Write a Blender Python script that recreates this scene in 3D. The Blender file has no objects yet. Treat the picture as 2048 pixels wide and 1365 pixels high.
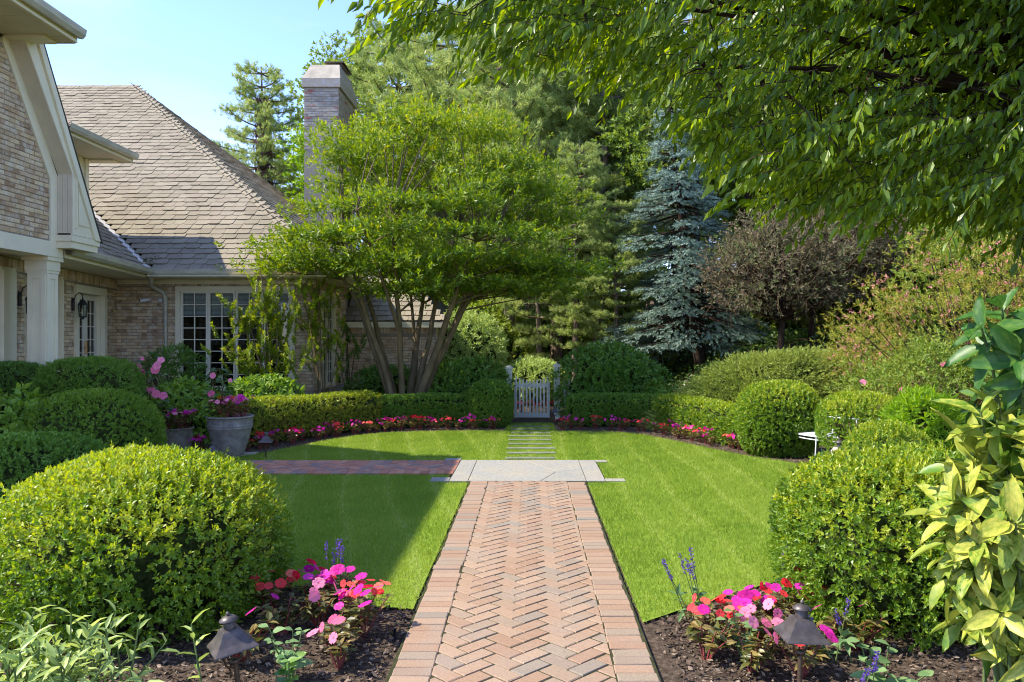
import bpy, math, random
import numpy as np
from mathutils import Vector, Matrix

# ------------------------------------------------------------------ camera, sky, sun, exposure
SC = bpy.context.scene
COL = SC.collection
EYE = 1.70          # camera height
FPX = 1593.0        # focal length in photo pixels (28 mm on a 2048 px wide frame)
R = math.radians

cam_d = bpy.data.cameras.new("camera")
cam_d.sensor_width = 36.0
cam_d.lens = FPX / 2048.0 * 36.0
cam_d.shift_x = -37.0 / 2048.0
cam_d.shift_y = -5.5 / 2048.0
cam_d.clip_start = 0.05
cam_d.clip_end = 2000.0
cam = bpy.data.objects.new("camera", cam_d)
cam.location = (0, 0, EYE)
cam.rotation_euler = (R(90), 0, 0)
COL.objects.link(cam)
SC.camera = cam

SUN_EL = 49.0
SUN_AZ = -95.5       # degrees clockwise from +Y: from the left, a touch behind the camera
world = bpy.data.worlds.new("World")
SC.world = world
world.use_nodes = True
wn = world.node_tree
bg = wn.nodes["Background"]
sky = wn.nodes.new("ShaderNodeTexSky")
sky.sky_type = 'NISHITA'
sky.sun_disc = False
sky.sun_elevation = R(SUN_EL)
sky.sun_rotation = R(SUN_AZ)
sky.air_density = 0.8
sky.dust_density = 0.0
sky.ozone_density = 2.5
bg.inputs["Strength"].default_value = 0.142
# thin, even veil of high cloud all round the sky
wtc = wn.nodes.new("ShaderNodeTexCoord")
wmap = wn.nodes.new("ShaderNodeMapping"); wmap.inputs["Scale"].default_value = (1.2, 1.2, 5.0)
wmap.inputs["Rotation"].default_value = (0.0, 0.35, 0.4)
wns = wn.nodes.new("ShaderNodeTexNoise"); wns.inputs["Scale"].default_value = 2.2
wns.inputs["Detail"].default_value = 7.0; wns.inputs["Roughness"].default_value = 0.55
wrp = wn.nodes.new("ShaderNodeMapRange")
wrp.inputs["From Min"].default_value = 0.42; wrp.inputs["From Max"].default_value = 0.80
wrp.inputs["To Min"].default_value = 0.0; wrp.inputs["To Max"].default_value = 0.30
wmx = wn.nodes.new("ShaderNodeMixRGB"); wmx.inputs["Color2"].default_value = (3.9, 4.0, 4.1, 1)
wn.links.new(wtc.outputs["Generated"], wmap.inputs["Vector"])
wn.links.new(wmap.outputs["Vector"], wns.inputs["Vector"])
wn.links.new(wns.outputs["Fac"], wrp.inputs["Value"])
wn.links.new(wrp.outputs["Result"], wmx.inputs["Fac"])
wn.links.new(sky.outputs["Color"], wmx.inputs["Color1"])
wtn = wn.nodes.new("ShaderNodeMixRGB"); wtn.blend_type = 'MULTIPLY'; wtn.inputs["Fac"].default_value = 1.0
wtn.inputs["Color2"].default_value = (0.83, 0.82, 1.02, 1)      # clear deep blue day
wn.links.new(wmx.outputs["Color"], wtn.inputs["Color1"])
wn.links.new(wtn.outputs["Color"], bg.inputs["Color"])

sun_d = bpy.data.lights.new("sun", 'SUN')
sun_d.energy = 2.5
sun_d.angle = R(0.53)
sun_d.color = (1.0, 0.93, 0.80)
sun = bpy.data.objects.new("sun", sun_d)
az = R(SUN_AZ)
TO_SUN = Vector((math.sin(az) * math.cos(R(SUN_EL)), math.cos(az) * math.cos(R(SUN_EL)), math.sin(R(SUN_EL))))
sun.rotation_euler = TO_SUN.to_track_quat('Z', 'Y').to_euler()
sun.location = (-20, -4, 25)
COL.objects.link(sun)

vs = SC.view_settings
vs.view_transform = 'Standard'
vs.look = 'None'
vs.exposure = 1.88
vs.gamma = 1.0
SC.display_settings.display_device = 'sRGB'
SC.cycles.use_denoising = True
SC.cycles.denoiser = 'OPENIMAGEDENOISE'
SC.cycles.denoising_input_passes = 'RGB_ALBEDO_NORMAL'
SC.cycles.denoising_prefilter = 'ACCURATE'
SC.cycles.filter_width = 1.05
SC.cycles.max_bounces = 6
SC.cycles.diffuse_bounces = 3
SC.cycles.glossy_bounces = 2
SC.cycles.transmission_bounces = 3
SC.cycles.transparent_max_bounces = 8
SC.cycles.sample_clamp_indirect = 6.0
SC.cycles.caustics_reflective = False
SC.cycles.caustics_refractive = False

rng = np.random.default_rng(11)
random.seed(5)

# ------------------------------------------------------------------ materials
def new_mat(name):
    m = bpy.data.materials.new(name)
    m.use_nodes = True
    nt = m.node_tree
    for n in list(nt.nodes): nt.nodes.remove(n)
    out = nt.nodes.new("ShaderNodeOutputMaterial")
    return m, nt, out

def ramp(nt, stops):
    n = nt.nodes.new("ShaderNodeValToRGB")
    el = n.color_ramp.elements
    while len(el) < len(stops): el.new(0.5)
    for e, (p, c) in zip(el, stops):
        e.position = p; e.color = (c[0], c[1], c[2], 1)
    return n

BOOST = (1.75, 1.50, 1.25)
def leaf_mat(name, stops, trans=0.35, tcol=1.6, rough=0.45, spec=0.35, tint='tint', boost=True, hue=.485):
    """foliage: colour by a per-leaf tint, thin-leaf light transmission"""
    if boost: stops = [tuple(min(.62, c * b) for c, b in zip(st_, BOOST)) for st_ in stops]
    m, nt, out = new_mat(name)
    at = nt.nodes.new("ShaderNodeAttribute"); at.attribute_name = tint
    rp = ramp(nt, [(i / max(1, len(stops) - 1), c) for i, c in enumerate(stops)])
    pb = nt.nodes.new("ShaderNodeBsdfPrincipled")
    pb.inputs["Roughness"].default_value = rough
    pb.inputs["Specular IOR Level"].default_value = spec
    tr = nt.nodes.new("ShaderNodeBsdfTranslucent")
    hs = nt.nodes.new("ShaderNodeHueSaturation")
    hs.inputs["Hue"].default_value = hue
    hs.inputs["Saturation"].default_value = 1.12
    hs.inputs["Value"].default_value = tcol
    mx = nt.nodes.new("ShaderNodeMixShader"); mx.inputs[0].default_value = trans
    L = nt.links.new
    L(at.outputs["Fac"], rp.inputs[0]); L(rp.outputs[0], pb.inputs["Base Color"])
    L(rp.outputs[0], hs.inputs["Color"]); L(hs.outputs[0], tr.inputs[0])
    L(pb.outputs[0], mx.inputs[1]); L(tr.outputs[0], mx.inputs[2]); L(mx.outputs[0], out.inputs[0])
    return m

def solid(name, col, rough=0.6, spec=0.3, metal=0.0, noise=0.0, scale=8.0, bump=0.0, dark=None, stretch=None):
    """painted / mineral surface with noise-driven colour change and fine relief"""
    m, nt, out = new_mat(name)
    pb = nt.nodes.new("ShaderNodeBsdfPrincipled")
    pb.inputs["Base Color"].default_value = (*col, 1)
    pb.inputs["Roughness"].default_value = rough
    pb.inputs["Specular IOR Level"].default_value = spec
    pb.inputs["Metallic"].default_value = metal
    L = nt.links.new
    if noise or bump:
        tc = nt.nodes.new("ShaderNodeTexCoord")
        mp = nt.nodes.new("ShaderNodeMapping")
        if stretch: mp.inputs["Scale"].default_value = stretch
        ns = nt.nodes.new("ShaderNodeTexNoise")
        ns.inputs["Scale"].default_value = scale; ns.inputs["Detail"].default_value = 6
        L(tc.outputs["Object"], mp.inputs[0]); L(mp.outputs[0], ns.inputs["Vector"])
        d = dark or tuple(c * (1 - noise) for c in col)
        rp = ramp(nt, [(0.32, d), (0.68, tuple(min(1, c * (1 + noise * 0.35)) for c in col))])
        L(ns.outputs["Fac"], rp.inputs[0]); L(rp.outputs[0], pb.inputs["Base Color"])
        if bump:
            bp = nt.nodes.new("ShaderNodeBump"); bp.inputs["Strength"].default_value = bump
            bp.inputs["Distance"].default_value = 0.02
            L(ns.outputs["Fac"], bp.inputs["Height"]); L(bp.outputs[0], pb.inputs["Normal"])
    L(pb.outputs[0], out.inputs[0])
    return m

def masonry(name, stops, source, wash=None, wash_lo=0.45, wash_hi=0.7, scale=9.0, rough=0.85, bump=0.5, fine=60.0, grain=0.5):
    """brick / tile / stone: one colour per piece (object random or face tint), mottled by world-position noise"""
    m, nt, out = new_mat(name)
    L = nt.links.new
    pb = nt.nodes.new("ShaderNodeBsdfPrincipled"); pb.inputs["Roughness"].default_value = rough
    pb.inputs["Specular IOR Level"].default_value = 0.25
    rp = ramp(nt, [(i / max(1, len(stops) - 1), c) for i, c in enumerate(stops)])
    if source == 'object':
        oi = nt.nodes.new("ShaderNodeObjectInfo"); L(oi.outputs["Random"], rp.inputs[0])
    else:
        at = nt.nodes.new("ShaderNodeAttribute"); at.attribute_name = 'tint'; L(at.outputs["Fac"], rp.inputs[0])
    geo = nt.nodes.new("ShaderNodeNewGeometry")
    ns = nt.nodes.new("ShaderNodeTexNoise"); ns.inputs["Scale"].default_value = scale; ns.inputs["Detail"].default_value = 5
    nf = nt.nodes.new("ShaderNodeTexNoise"); nf.inputs["Scale"].default_value = fine; nf.inputs["Detail"].default_value = 4
    L(geo.outputs["Position"], ns.inputs["Vector"]); L(geo.outputs["Position"], nf.inputs["Vector"])
    col = rp.outputs[0]
    if wash:
        mr = nt.nodes.new("ShaderNodeMapRange")
        mr.inputs["From Min"].default_value = wash_lo; mr.inputs["From Max"].default_value = wash_hi
        mr.inputs["To Min"].default_value = 0.0; mr.inputs["To Max"].default_value = 0.8
        mx = nt.nodes.new("ShaderNodeMixRGB"); mx.inputs[2].default_value = (*wash, 1)
        L(ns.outputs["Fac"], mr.inputs[0]); L(mr.outputs[0], mx.inputs[0]); L(col, mx.inputs[1])
        col = mx.outputs[0]
    mm = nt.nodes.new("ShaderNodeMixRGB"); mm.blend_type = 'MULTIPLY'; mm.inputs[0].default_value = grain
    gr = ramp(nt, [(0.3, (0.45, 0.45, 0.45)), (0.62, (1.15, 1.13, 1.1))])
    L(nf.outputs["Fac"], gr.inputs[0]); L(col, mm.inputs[1]); L(gr.outputs[0], mm.inputs[2])
    L(mm.outputs[0], pb.inputs["Base Color"])
    bp = nt.nodes.new("ShaderNodeBump"); bp.inputs["Strength"].default_value = bump; bp.inputs["Distance"].default_value = 0.006
    L(nf.outputs["Fac"], bp.inputs["Height"]); L(bp.outputs[0], pb.inputs["Normal"])
    L(pb.outputs[0], out.inputs[0])
    return m

def ground_mat(name, stops, scale, bump=0.8, scale2=None, rough=0.95):
    m, nt, out = new_mat(name)
    L = nt.links.new
    pb = nt.nodes.new("ShaderNodeBsdfPrincipled"); pb.inputs["Roughness"].default_value = rough
    pb.inputs["Specular IOR Level"].default_value = 0.15
    geo = nt.nodes.new("ShaderNodeNewGeometry")
    ns = nt.nodes.new("ShaderNodeTexNoise"); ns.inputs["Scale"].default_value = scale; ns.inputs["Detail"].default_value = 9
    ns.inputs["Roughness"].default_value = 0.65
    L(geo.outputs["Position"], ns.inputs["Vector"])
    rp = ramp(nt, [(0.28 + 0.44 * i / max(1, len(stops) - 1), c) for i, c in enumerate(stops)])
    L(ns.outputs["Fac"], rp.inputs[0]); L(rp.outputs[0], pb.inputs["Base Color"])
    bp = nt.nodes.new("ShaderNodeBump"); bp.inputs["Strength"].default_value = bump; bp.inputs["Distance"].default_value = 0.03
    L(ns.outputs["Fac"], bp.inputs["Height"]); L(bp.outputs[0], pb.inputs["Normal"])
    L(pb.outputs[0], out.inputs[0])
    return m

def glass_mat(name):
    m, nt, out = new_mat(name)
    L = nt.links.new
    gl = nt.nodes.new("ShaderNodeBsdfGlossy"); gl.inputs["Roughness"].default_value = 0.02
    tp = nt.nodes.new("ShaderNodeBsdfTransparent"); tp.inputs[0].default_value = (0.78, 0.82, 0.8, 1)
    fr = nt.nodes.new("ShaderNodeFresnel"); fr.inputs[0].default_value = 1.5
    mx = nt.nodes.new("ShaderNodeMixShader")
    L(fr.outputs[0], mx.inputs[0]); L(tp.outputs[0], mx.inputs[1]); L(gl.outputs[0], mx.inputs[2]); L(mx.outputs[0], out.inputs[0])
    return m

M = {}
M['boxwood'] = leaf_mat('boxwood_leaf', [(0.032, 0.085, 0.010), (0.075, 0.160, 0.016), (0.150, 0.240, 0.028)], 0.34, 1.7, 0.38, 0.45)
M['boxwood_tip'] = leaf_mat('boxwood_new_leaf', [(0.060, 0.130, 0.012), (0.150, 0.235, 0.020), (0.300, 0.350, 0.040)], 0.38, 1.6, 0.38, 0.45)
M['yew'] = leaf_mat('yew_leaf', [(0.028, 0.085, 0.014), (0.065, 0.155, 0.020), (0.130, 0.225, 0.030)], 0.22, 1.4, 0.5)
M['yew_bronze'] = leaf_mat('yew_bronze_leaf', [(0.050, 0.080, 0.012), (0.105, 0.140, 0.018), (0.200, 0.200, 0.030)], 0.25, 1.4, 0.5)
M['hydrangea'] = leaf_mat('hydrangea_leaf', [(0.048, 0.115, 0.018), (0.098, 0.195, 0.026), (0.160, 0.265, 0.042)], 0.3, 1.5, 0.5)
M['laurel'] = leaf_mat('laurel_leaf', [(0.026, 0.080, 0.014), (0.058, 0.145, 0.022), (0.105, 0.205, 0.036)], 0.25, 1.5, 0.35, 0.5)
M['juniper'] = leaf_mat('juniper_spray', [(0.075, 0.130, 0.026), (0.145, 0.215, 0.045), (0.230, 0.300, 0.075)], 0.2, 1.4, 0.6)
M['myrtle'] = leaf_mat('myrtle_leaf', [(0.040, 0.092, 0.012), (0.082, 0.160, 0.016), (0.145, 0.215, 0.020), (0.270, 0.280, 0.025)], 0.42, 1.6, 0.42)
M['canopy'] = leaf_mat('canopy_leaf', [(0.032, 0.076, 0.008), (0.062, 0.128, 0.011), (0.118, 0.198, 0.015)], 0.50, 2.3, 0.36, 0.45, hue=.470)
M['pine'] = leaf_mat('pine_needles', [(0.110, 0.185, 0.060), (0.185, 0.275, 0.100), (0.285, 0.360, 0.150)], 0.42, 1.35, 0.6)
M['spruce'] = leaf_mat('spruce_needles', [(0.050, 0.095, 0.080), (0.105, 0.180, 0.160), (0.190, 0.285, 0.270)], 0.15, 1.2, 0.6)
M['woods'] = leaf_mat('woods_leaf', [(0.050, 0.105, 0.018), (0.110, 0.185, 0.032), (0.190, 0.255, 0.060)], 0.35, 1.6, 0.5)
M['ivy'] = leaf_mat('ivy_leaf', [(0.015, 0.045, 0.010), (0.040, 0.090, 0.015), (0.080, 0.140, 0.030)], 0.2, 1.4, 0.4)
M['azalea'] = leaf_mat('azalea_leaf', [(0.070, 0.125, 0.020), (0.130, 0.185, 0.030), (0.220, 0.245, 0.045), (0.270, 0.205, 0.080)], 0.35, 1.5, 0.5)
M['brown'] = leaf_mat('withered_leaf', [(0.090, 0.160, 0.035), (0.170, 0.190, 0.075), (0.240, 0.180, 0.110), (0.340, 0.260, 0.180)], 0.3, 1.2, 0.7, boost=False)
M['dead_ivy'] = leaf_mat('dead_ivy_leaf', [(0.060, 0.030, 0.022), (0.115, 0.055, 0.040), (0.170, 0.090, 0.070)], 0.15, 1.2, 0.7, boost=False)
M['bright'] = leaf_mat('bright_leaf', [(0.050, 0.140, 0.012), (0.110, 0.230, 0.020), (0.190, 0.310, 0.035)], 0.4, 1.6, 0.4)
M['pale'] = leaf_mat('pale_leaf', [(0.110, 0.190, 0.060), (0.190, 0.290, 0.095), (0.290, 0.390, 0.150)], 0.35, 1.5, 0.4)
M['bronze_leaf'] = leaf_mat('bronze_leaf', [(0.040, 0.045, 0.018), (0.070, 0.090, 0.025), (0.190, 0.160, 0.060)], 0.3, 1.5, 0.4)
M['dark_glossy'] = leaf_mat('dark_glossy_leaf', [(0.020, 0.055, 0.012), (0.040, 0.100, 0.018), (0.075, 0.150, 0.026)], 0.2, 1.5, 0.36, 0.45)
M['grass'] = leaf_mat('grass_blade', [(0.105, 0.205, 0.028), (0.225, 0.330, 0.042), (0.370, 0.440, 0.075), (0.560, 0.570, 0.230)], 0.42, 1.32, 0.55, 0.2, boost=False)
M['salvia_leaf'] = leaf_mat('salvia_leaf', [(0.070, 0.150, 0.060), (0.130, 0.230, 0.100)], 0.3, 1.4, 0.6)
def petal(name, a, b): return leaf_mat(name, [a, b], 0.35, 1.3, 0.5, 0.2, boost=False)
M['magenta'] = petal('magenta_petal', (0.52, 0.012, 0.20), (0.78, 0.040, 0.42))
M['red'] = petal('red_petal', (0.72, 0.022, 0.030), (0.90, 0.080, 0.080))
M['coral'] = petal('coral_petal', (0.80, 0.110, 0.070), (0.90, 0.240, 0.150))
M['pink'] = petal('pink_petal', (0.74, 0.100, 0.220), (0.90, 0.300, 0.420))
M['orange'] = petal('orange_petal', (0.80, 0.170, 0.020), (0.92, 0.340, 0.050))
M['purple'] = petal('purple_petal', (0.130, 0.060, 0.330), (0.260, 0.140, 0.520))
M['blush'] = petal('blush_petal', (0.62, 0.22, 0.20), (0.75, 0.40, 0.33))
M['bark'] = solid('bark', (0.24, 0.175, 0.125), 0.9, 0.1, noise=0.55, scale=14, bump=1.0, stretch=(1, 1, 0.25))
M['dark_bark'] = solid('dark_bark', (0.055, 0.036, 0.026), 0.9, 0.1, noise=0.5, scale=14, bump=1.0, stretch=(1, 1, 0.25))
M['myrtle_bark'] = solid('myrtle_bark', (0.17, 0.125, 0.065), 0.7, 0.2, noise=0.4, scale=7, bump=0.3, stretch=(1, 1, 0.35))
M['twig'] = solid('twig', (0.115, 0.080, 0.042), 0.9, 0.1, noise=0.4, scale=20)
M['stem'] = solid('green_stem', (0.12, 0.17, 0.05), 0.7, 0.2, noise=0.3, scale=20)
M['red_stem'] = solid('red_stem', (0.24, 0.05, 0.04), 0.6, 0.3, noise=0.3, scale=20)
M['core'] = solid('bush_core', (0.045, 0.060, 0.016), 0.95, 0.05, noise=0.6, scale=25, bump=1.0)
M['cream'] = solid('cream_paint', (0.80, 0.715, 0.485), 0.55, 0.3, noise=0.06, scale=3, bump=0.03)
M['cream_bead'] = solid('beadboard_paint', (0.68, 0.590, 0.420), 0.6, 0.3, noise=0.08, scale=3)
M['gutter'] = solid('gutter_paint', (0.50, 0.46, 0.33), 0.45, 0.4, noise=0.25, scale=2.5, stretch=(1, 1, 4))
M['sash'] = solid('sash_paint', (0.76, 0.70, 0.53), 0.5, 0.35, noise=0.05, scale=4)
M['glass'] = glass_mat('window_glass')
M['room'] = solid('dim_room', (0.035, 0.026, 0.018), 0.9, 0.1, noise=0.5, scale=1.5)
M['blind'] = solid('window_blind', (0.75, 0.75, 0.68), 0.7, 0.2)
M['black_metal'] = solid('black_metal', (0.018, 0.018, 0.020), 0.4, 0.5, noise=0.3, scale=20)
M['copper'] = solid('aged_copper', (0.115, 0.095, 0.085), 0.45, 0.4, metal=0.5, noise=0.4, scale=18, bump=0.12)
M['bronze'] = solid('bronze', (0.120, 0.080, 0.050), 0.5, 0.4, metal=0.6, noise=0.3, scale=30)
M['brass'] = solid('brass', (0.30, 0.17, 0.05), 0.35, 0.5, metal=0.8)
M['mortar'] = solid('mortar', (0.34, 0.29, 0.22), 0.95, 0.1, noise=0.3, scale=30, bump=0.3)
M['joint'] = ground_mat('sandy_joint', [(0.022, 0.028, 0.009), (0.045, 0.048, 0.018), (0.075, 0.060, 0.034)], 14, 0.6)
BR = [(0.335, 0.201, 0.105), (0.553, 0.384, 0.209), (0.706, 0.522, 0.282), (0.486, 0.308, 0.167), (0.789, 0.6, 0.335)]
M['brick_o'] = masonry('tumbled_brick', BR, 'object', (0.74, 0.66, 0.50), 0.45, 0.72, 7.0)
M['brick_a'] = masonry('tumbled_brick_joined', BR, 'attr', (0.74, 0.66, 0.50), 0.45, 0.72, 7.0)
CHB = [(0.268, 0.213, 0.164), (0.36, 0.31, 0.246), (0.441, 0.384, 0.295), (0.313, 0.267, 0.213), (0.394, 0.342, 0.262), (0.418, 0.353, 0.271), (0.324, 0.054, 0.029)]
M['chim_brick'] = masonry('chimney_brick', CHB, 'object', (0.46, 0.44, 0.44), 0.50, 0.75, 7.0)
PV = [(0.282, 0.175, 0.107), (0.327, 0.213, 0.137), (0.3, 0.194, 0.124), (0.355, 0.246, 0.162), (0.314, 0.204, 0.128), (0.274, 0.213, 0.149), (0.337, 0.227, 0.149), (0.305, 0.189, 0.121), (0.232, 0.204, 0.158)]
M['paver'] = masonry('clay_paver', PV, 'object', (0.30, 0.235, 0.175), 0.50, 0.75, 3.0, 0.85, 0.4, 90, 0.35)
PV2 = [(0.404, 0.155, 0.088), (0.566, 0.239, 0.138), (0.472, 0.19, 0.118), (0.269, 0.19, 0.159), (0.606, 0.286, 0.168), (0.512, 0.215, 0.129)]
M['paver_red'] = masonry('red_clay_paver', PV2, 'object', (0.40, 0.28, 0.20), 0.55, 0.8, 3.0, 0.85, 0.4, 90, 0.35)
M['bluestone'] = masonry('bluestone', [(0.265, 0.258, 0.222), (0.310, 0.298, 0.255)], 'object', (0.34, 0.30, 0.225), 0.40, 0.68, 3.2, 0.8, 0.3, 26, 0.38)
M['old_stone'] = masonry('weathered_stone', [(0.17, 0.17, 0.145), (0.22, 0.215, 0.18)], 'object', (0.12, 0.14, 0.07), 0.42, 0.7, 6.0, 0.9, 0.4, 30, 0.4)
SH = [(0.215, 0.181, 0.121), (0.264, 0.224, 0.151), (0.239, 0.202, 0.135), (0.295, 0.253, 0.171), (0.248, 0.199, 0.14)]
M['shingle_o'] = masonry('roof_shingle', SH, 'object', (0.33, 0.28, 0.20), 0.5, 0.8, 1.0, 0.9, 0.4, 50, 0.35)
M['shingle_a'] = masonry('roof_shingle_joined', SH, 'attr', (0.33, 0.28, 0.20), 0.5, 0.8, 1.0, 0.9, 0.4, 50, 0.35)
M['roof_under'] = solid('roof_underlay', (0.06, 0.05, 0.04), 0.95, 0.1)
M['flash'] = solid('valley_metal', (0.55, 0.50, 0.40), 0.4, 0.5, noise=0.1)
M['concrete'] = solid('concrete', (0.40, 0.35, 0.27), 0.9, 0.2, noise=0.25, scale=4, bump=0.3)
M['pot'] = solid('cast_stone', (0.27, 0.245, 0.200), 0.85, 0.2, noise=0.35, scale=10, bump=0.25)
M['pot_tan'] = solid('tan_cast_stone', (0.235, 0.200, 0.140), 0.85, 0.2, noise=0.4, scale=10, bump=0.3)
M['soil'] = ground_mat('soil', [(0.028, 0.020, 0.014), (0.085, 0.060, 0.040), (0.200, 0.150, 0.105)], 22, 1.0)
M['mulch'] = leaf_mat('mulch_chip', [(0.045, 0.030, 0.020), (0.130, 0.090, 0.060), (0.300, 0.225, 0.160)], 0.0, 1.0, 0.9, 0.1, boost=False)
M['ground'] = ground_mat('woodland_ground', [(0.020, 0.028, 0.012), (0.050, 0.050, 0.024), (0.090, 0.075, 0.045)], 3, 0.6)
M['turf'] = ground_mat('turf_base', [(0.100, 0.180, 0.018), (0.180, 0.265, 0.026), (0.260, 0.320, 0.050)], 30, 0.5)
M['gate'] = solid('gate_paint', (0.56, 0.56, 0.47), 0.6, 0.3, noise=0.1, scale=6)
M['bench'] = solid('white_enamel', (0.72, 0.74, 0.75), 0.4, 0.5)
M['stone'] = solid('garden_wall_stone', (0.35, 0.30, 0.25), 0.9, 0.2, noise=0.4, scale=6, bump=0.5)

# ------------------------------------------------------------------ mesh helpers
def link(o, parent=None):
    COL.objects.link(o)
    if parent is not None: o.parent = parent
    return o

def tag(o, label=None, cat=None, group=None, kind=None):
    if label: o['label'] = label
    if cat: o['category'] = cat
    if group: o['group'] = group
    if kind: o['kind'] = kind
    return o

def empty(name, loc=(0, 0, 0), rz=0.0):
    o = bpy.data.objects.new(name, None)
    o.empty_display_size = 0.1
    o.location = loc; o.rotation_euler = (0, 0, rz)
    return link(o)

def unit(v):
    v = np.asarray(v, float)
    n = np.linalg.norm(v, axis=-1, keepdims=True)
    return v / np.maximum(n, 1e-9)

def build(name, parts, mat, parent=None, smooth=False):
    """parts: list of (V (n,3), F (m,k), tint (m,) or None) -> one mesh object"""
    me = mesh_of(name, parts, mat, smooth)
    return link(bpy.data.objects.new(name, me), parent)

def mesh_of(name, parts, mat, smooth=False):
    me = bpy.data.meshes.new(name)
    parts = [p for p in parts if len(p[0]) and len(p[1])]
    V = np.concatenate([np.asarray(p[0], np.float32) for p in parts])
    off = 0; loops = []; tot = []; tint = []
    for p in parts:
        F = np.asarray(p[1], np.int64)
        loops.append((F + off).ravel()); tot.append(np.full(len(F), F.shape[1], np.int32))
        t = p[2] if len(p) > 2 and p[2] is not None else np.full(len(F), 0.5)
        tint.append(np.asarray(t, np.float32)); off += len(p[0])
    loops = np.concatenate(loops).astype(np.int32); tot = np.concatenate(tot); tint = np.concatenate(tint)
    me.vertices.add(len(V)); me.vertices.foreach_set("co", V.ravel())
    me.loops.add(len(loops)); me.loops.foreach_set("vertex_index", loops)
    me.polygons.add(len(tot))
    st = np.zeros(len(tot), np.int32); st[1:] = np.cumsum(tot)[:-1]
    me.polygons.foreach_set("loop_start", st); me.polygons.foreach_set("loop_total", tot)
    me.polygons.foreach_set("use_smooth", np.full(len(tot), smooth, bool))
    a = me.attributes.new("tint", 'FLOAT', 'FACE'); a.data.foreach_set("value", tint)
    me.update(calc_edges=True)
    me.validate()
    if mat is not None: me.materials.append(M[mat] if isinstance(mat, str) else mat)
    return me

def inst(tv, tf, pos, ax, nm, sc, tint=None):
    """copies of a template (x along ax, y across, z along nm) -> (V, F, tint)"""
    tv = np.asarray(tv, float); tf = np.asarray(tf, int)
    pos = np.asarray(pos, float); N = len(pos)
    ax = unit(ax); b = unit(np.cross(nm, ax)); n = np.cross(ax, b)
    sc = np.asarray(sc, float)
    if sc.ndim == 1: sc = np.stack([sc] * 3, 1)
    q = tv[None] * sc[:, None, :]
    V = pos[:, None] + q[..., 0:1] * ax[:, None] + q[..., 1:2] * b[:, None] + q[..., 2:3] * n[:, None]
    F = (tf[None] + (np.arange(N) * len(tv))[:, None, None]).reshape(-1, tf.shape[1])
    t = np.full(N, 0.5) if tint is None else np.asarray(tint, float)
    return V.reshape(-1, 3), F, np.repeat(t, len(tf))

LEAF = ([(0, 0, 0), (.45, .5, .10), (1, 0, 0), (.45, -.5, .10)], [(0, 3, 2, 1)])
LANCE = ([(0, 0, 0), (.30, .5, .06), (.30, 0, -.04), (.30, -.5, .06), (.68, .33, .0), (.68, 0, -.07), (.68, -.33, .0), (1, 0, -.22)],
         [(0, 2, 1), (0, 3, 2), (1, 2, 4), (2, 5, 4), (2, 3, 5), (3, 6, 5), (4, 5, 7), (5, 6, 7)])
NEEDLE = ([(0, -.5, 0), (0, .5, 0), (1, 0, 0)], [(0, 1, 2)])
def make_big_leaf(serr=0.04):
    st = [(0, .02), (.06, .10), (.22, .36), (.42, .5), (.62, .44), (.80, .26), (1.0, .0)]
    v = []; f = []
    for i, (u, w) in enumerate(st):
        z = -.20 * u * u
        s = serr if i in (3, 5) else 0
        v += [(u, w + s, z + .16 * w), (u, 0, z - .02), (u, -w - s, z + .16 * w)]
    for i in range(len(st) - 1):
        a = 3 * i
        f += [(a, a + 1, a + 4), (a, a + 4, a + 3), (a + 1, a + 2, a + 5), (a + 1, a + 5, a + 4)]
    return v, f
BIGLEAF = make_big_leaf()
def make_flower(n=5, w=0.62):
    v = []; f = []
    for k in range(n):
        a = 2 * math.pi * k / n; ca, sa = math.cos(a), math.sin(a)
        for (u, y, z) in [(0.03, 0, 0), (.30, w * .40, .05), (.50, 0, .03), (.30, -w * .40, .05), (.50, w * .33, .03), (.5, -w * .33, .03)]:
            v.append((u * ca - y * sa, u * sa + y * ca, z))
        b = 6 * k
        f += [(b, b + 1, b + 2), (b, b + 2, b + 3), (b + 1, b + 4, b + 2), (b + 3, b + 2, b + 5)]
    return v, f
FLOWER = make_flower()

def tube(pts, rad, n=6, tint=0.5, cap=True):
    pts = np.asarray(pts, float); K = len(pts)
    rad = np.broadcast_to(np.asarray(rad, float), (K,))
    t = unit(np.gradient(pts, axis=0))
    ref = np.array([0.0, 0, 1.0]) if abs(t[:, 2]).mean() < 0.8 else np.array([1.0, 0, 0])
    u = unit(np.cross(t, ref)); w = np.cross(t, u)
    a = np.arange(n) * 2 * math.pi / n
    V = pts[:, None] + rad[:, None, None] * (np.cos(a)[None, :, None] * u[:, None] + np.sin(a)[None, :, None] * w[:, None])
    V = V.reshape(-1, 3)
    i = np.arange(K - 1)[:, None] * n; j = np.arange(n)[None]; j2 = (j + 1) % n
    F = np.stack([i + j, i + j2, i + n + j2, i + n + j], -1).reshape(-1, 4)
    return V, F, np.full(len(F), tint)

def bez(p0, p1, p2, n=6):
    t = np.linspace(0, 1, n)[:, None]
    return (1 - t) ** 2 * np.asarray(p0, float) + 2 * t * (1 - t) * np.asarray(p1, float) + t * t * np.asarray(p2, float)

def box(x0, x1, y0, y1, z0, z1, tint=0.5):
    V = np.array([(x, y, z) for z in (z0, z1) for y in (y0, y1) for x in (x0, x1)], float)
    F = np.array([(0, 2, 3, 1), (4, 5, 7, 6), (0, 1, 5, 4), (2, 6, 7, 3), (0, 4, 6, 2), (1, 3, 7, 5)])
    return V, F, np.full(6, tint)

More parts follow.
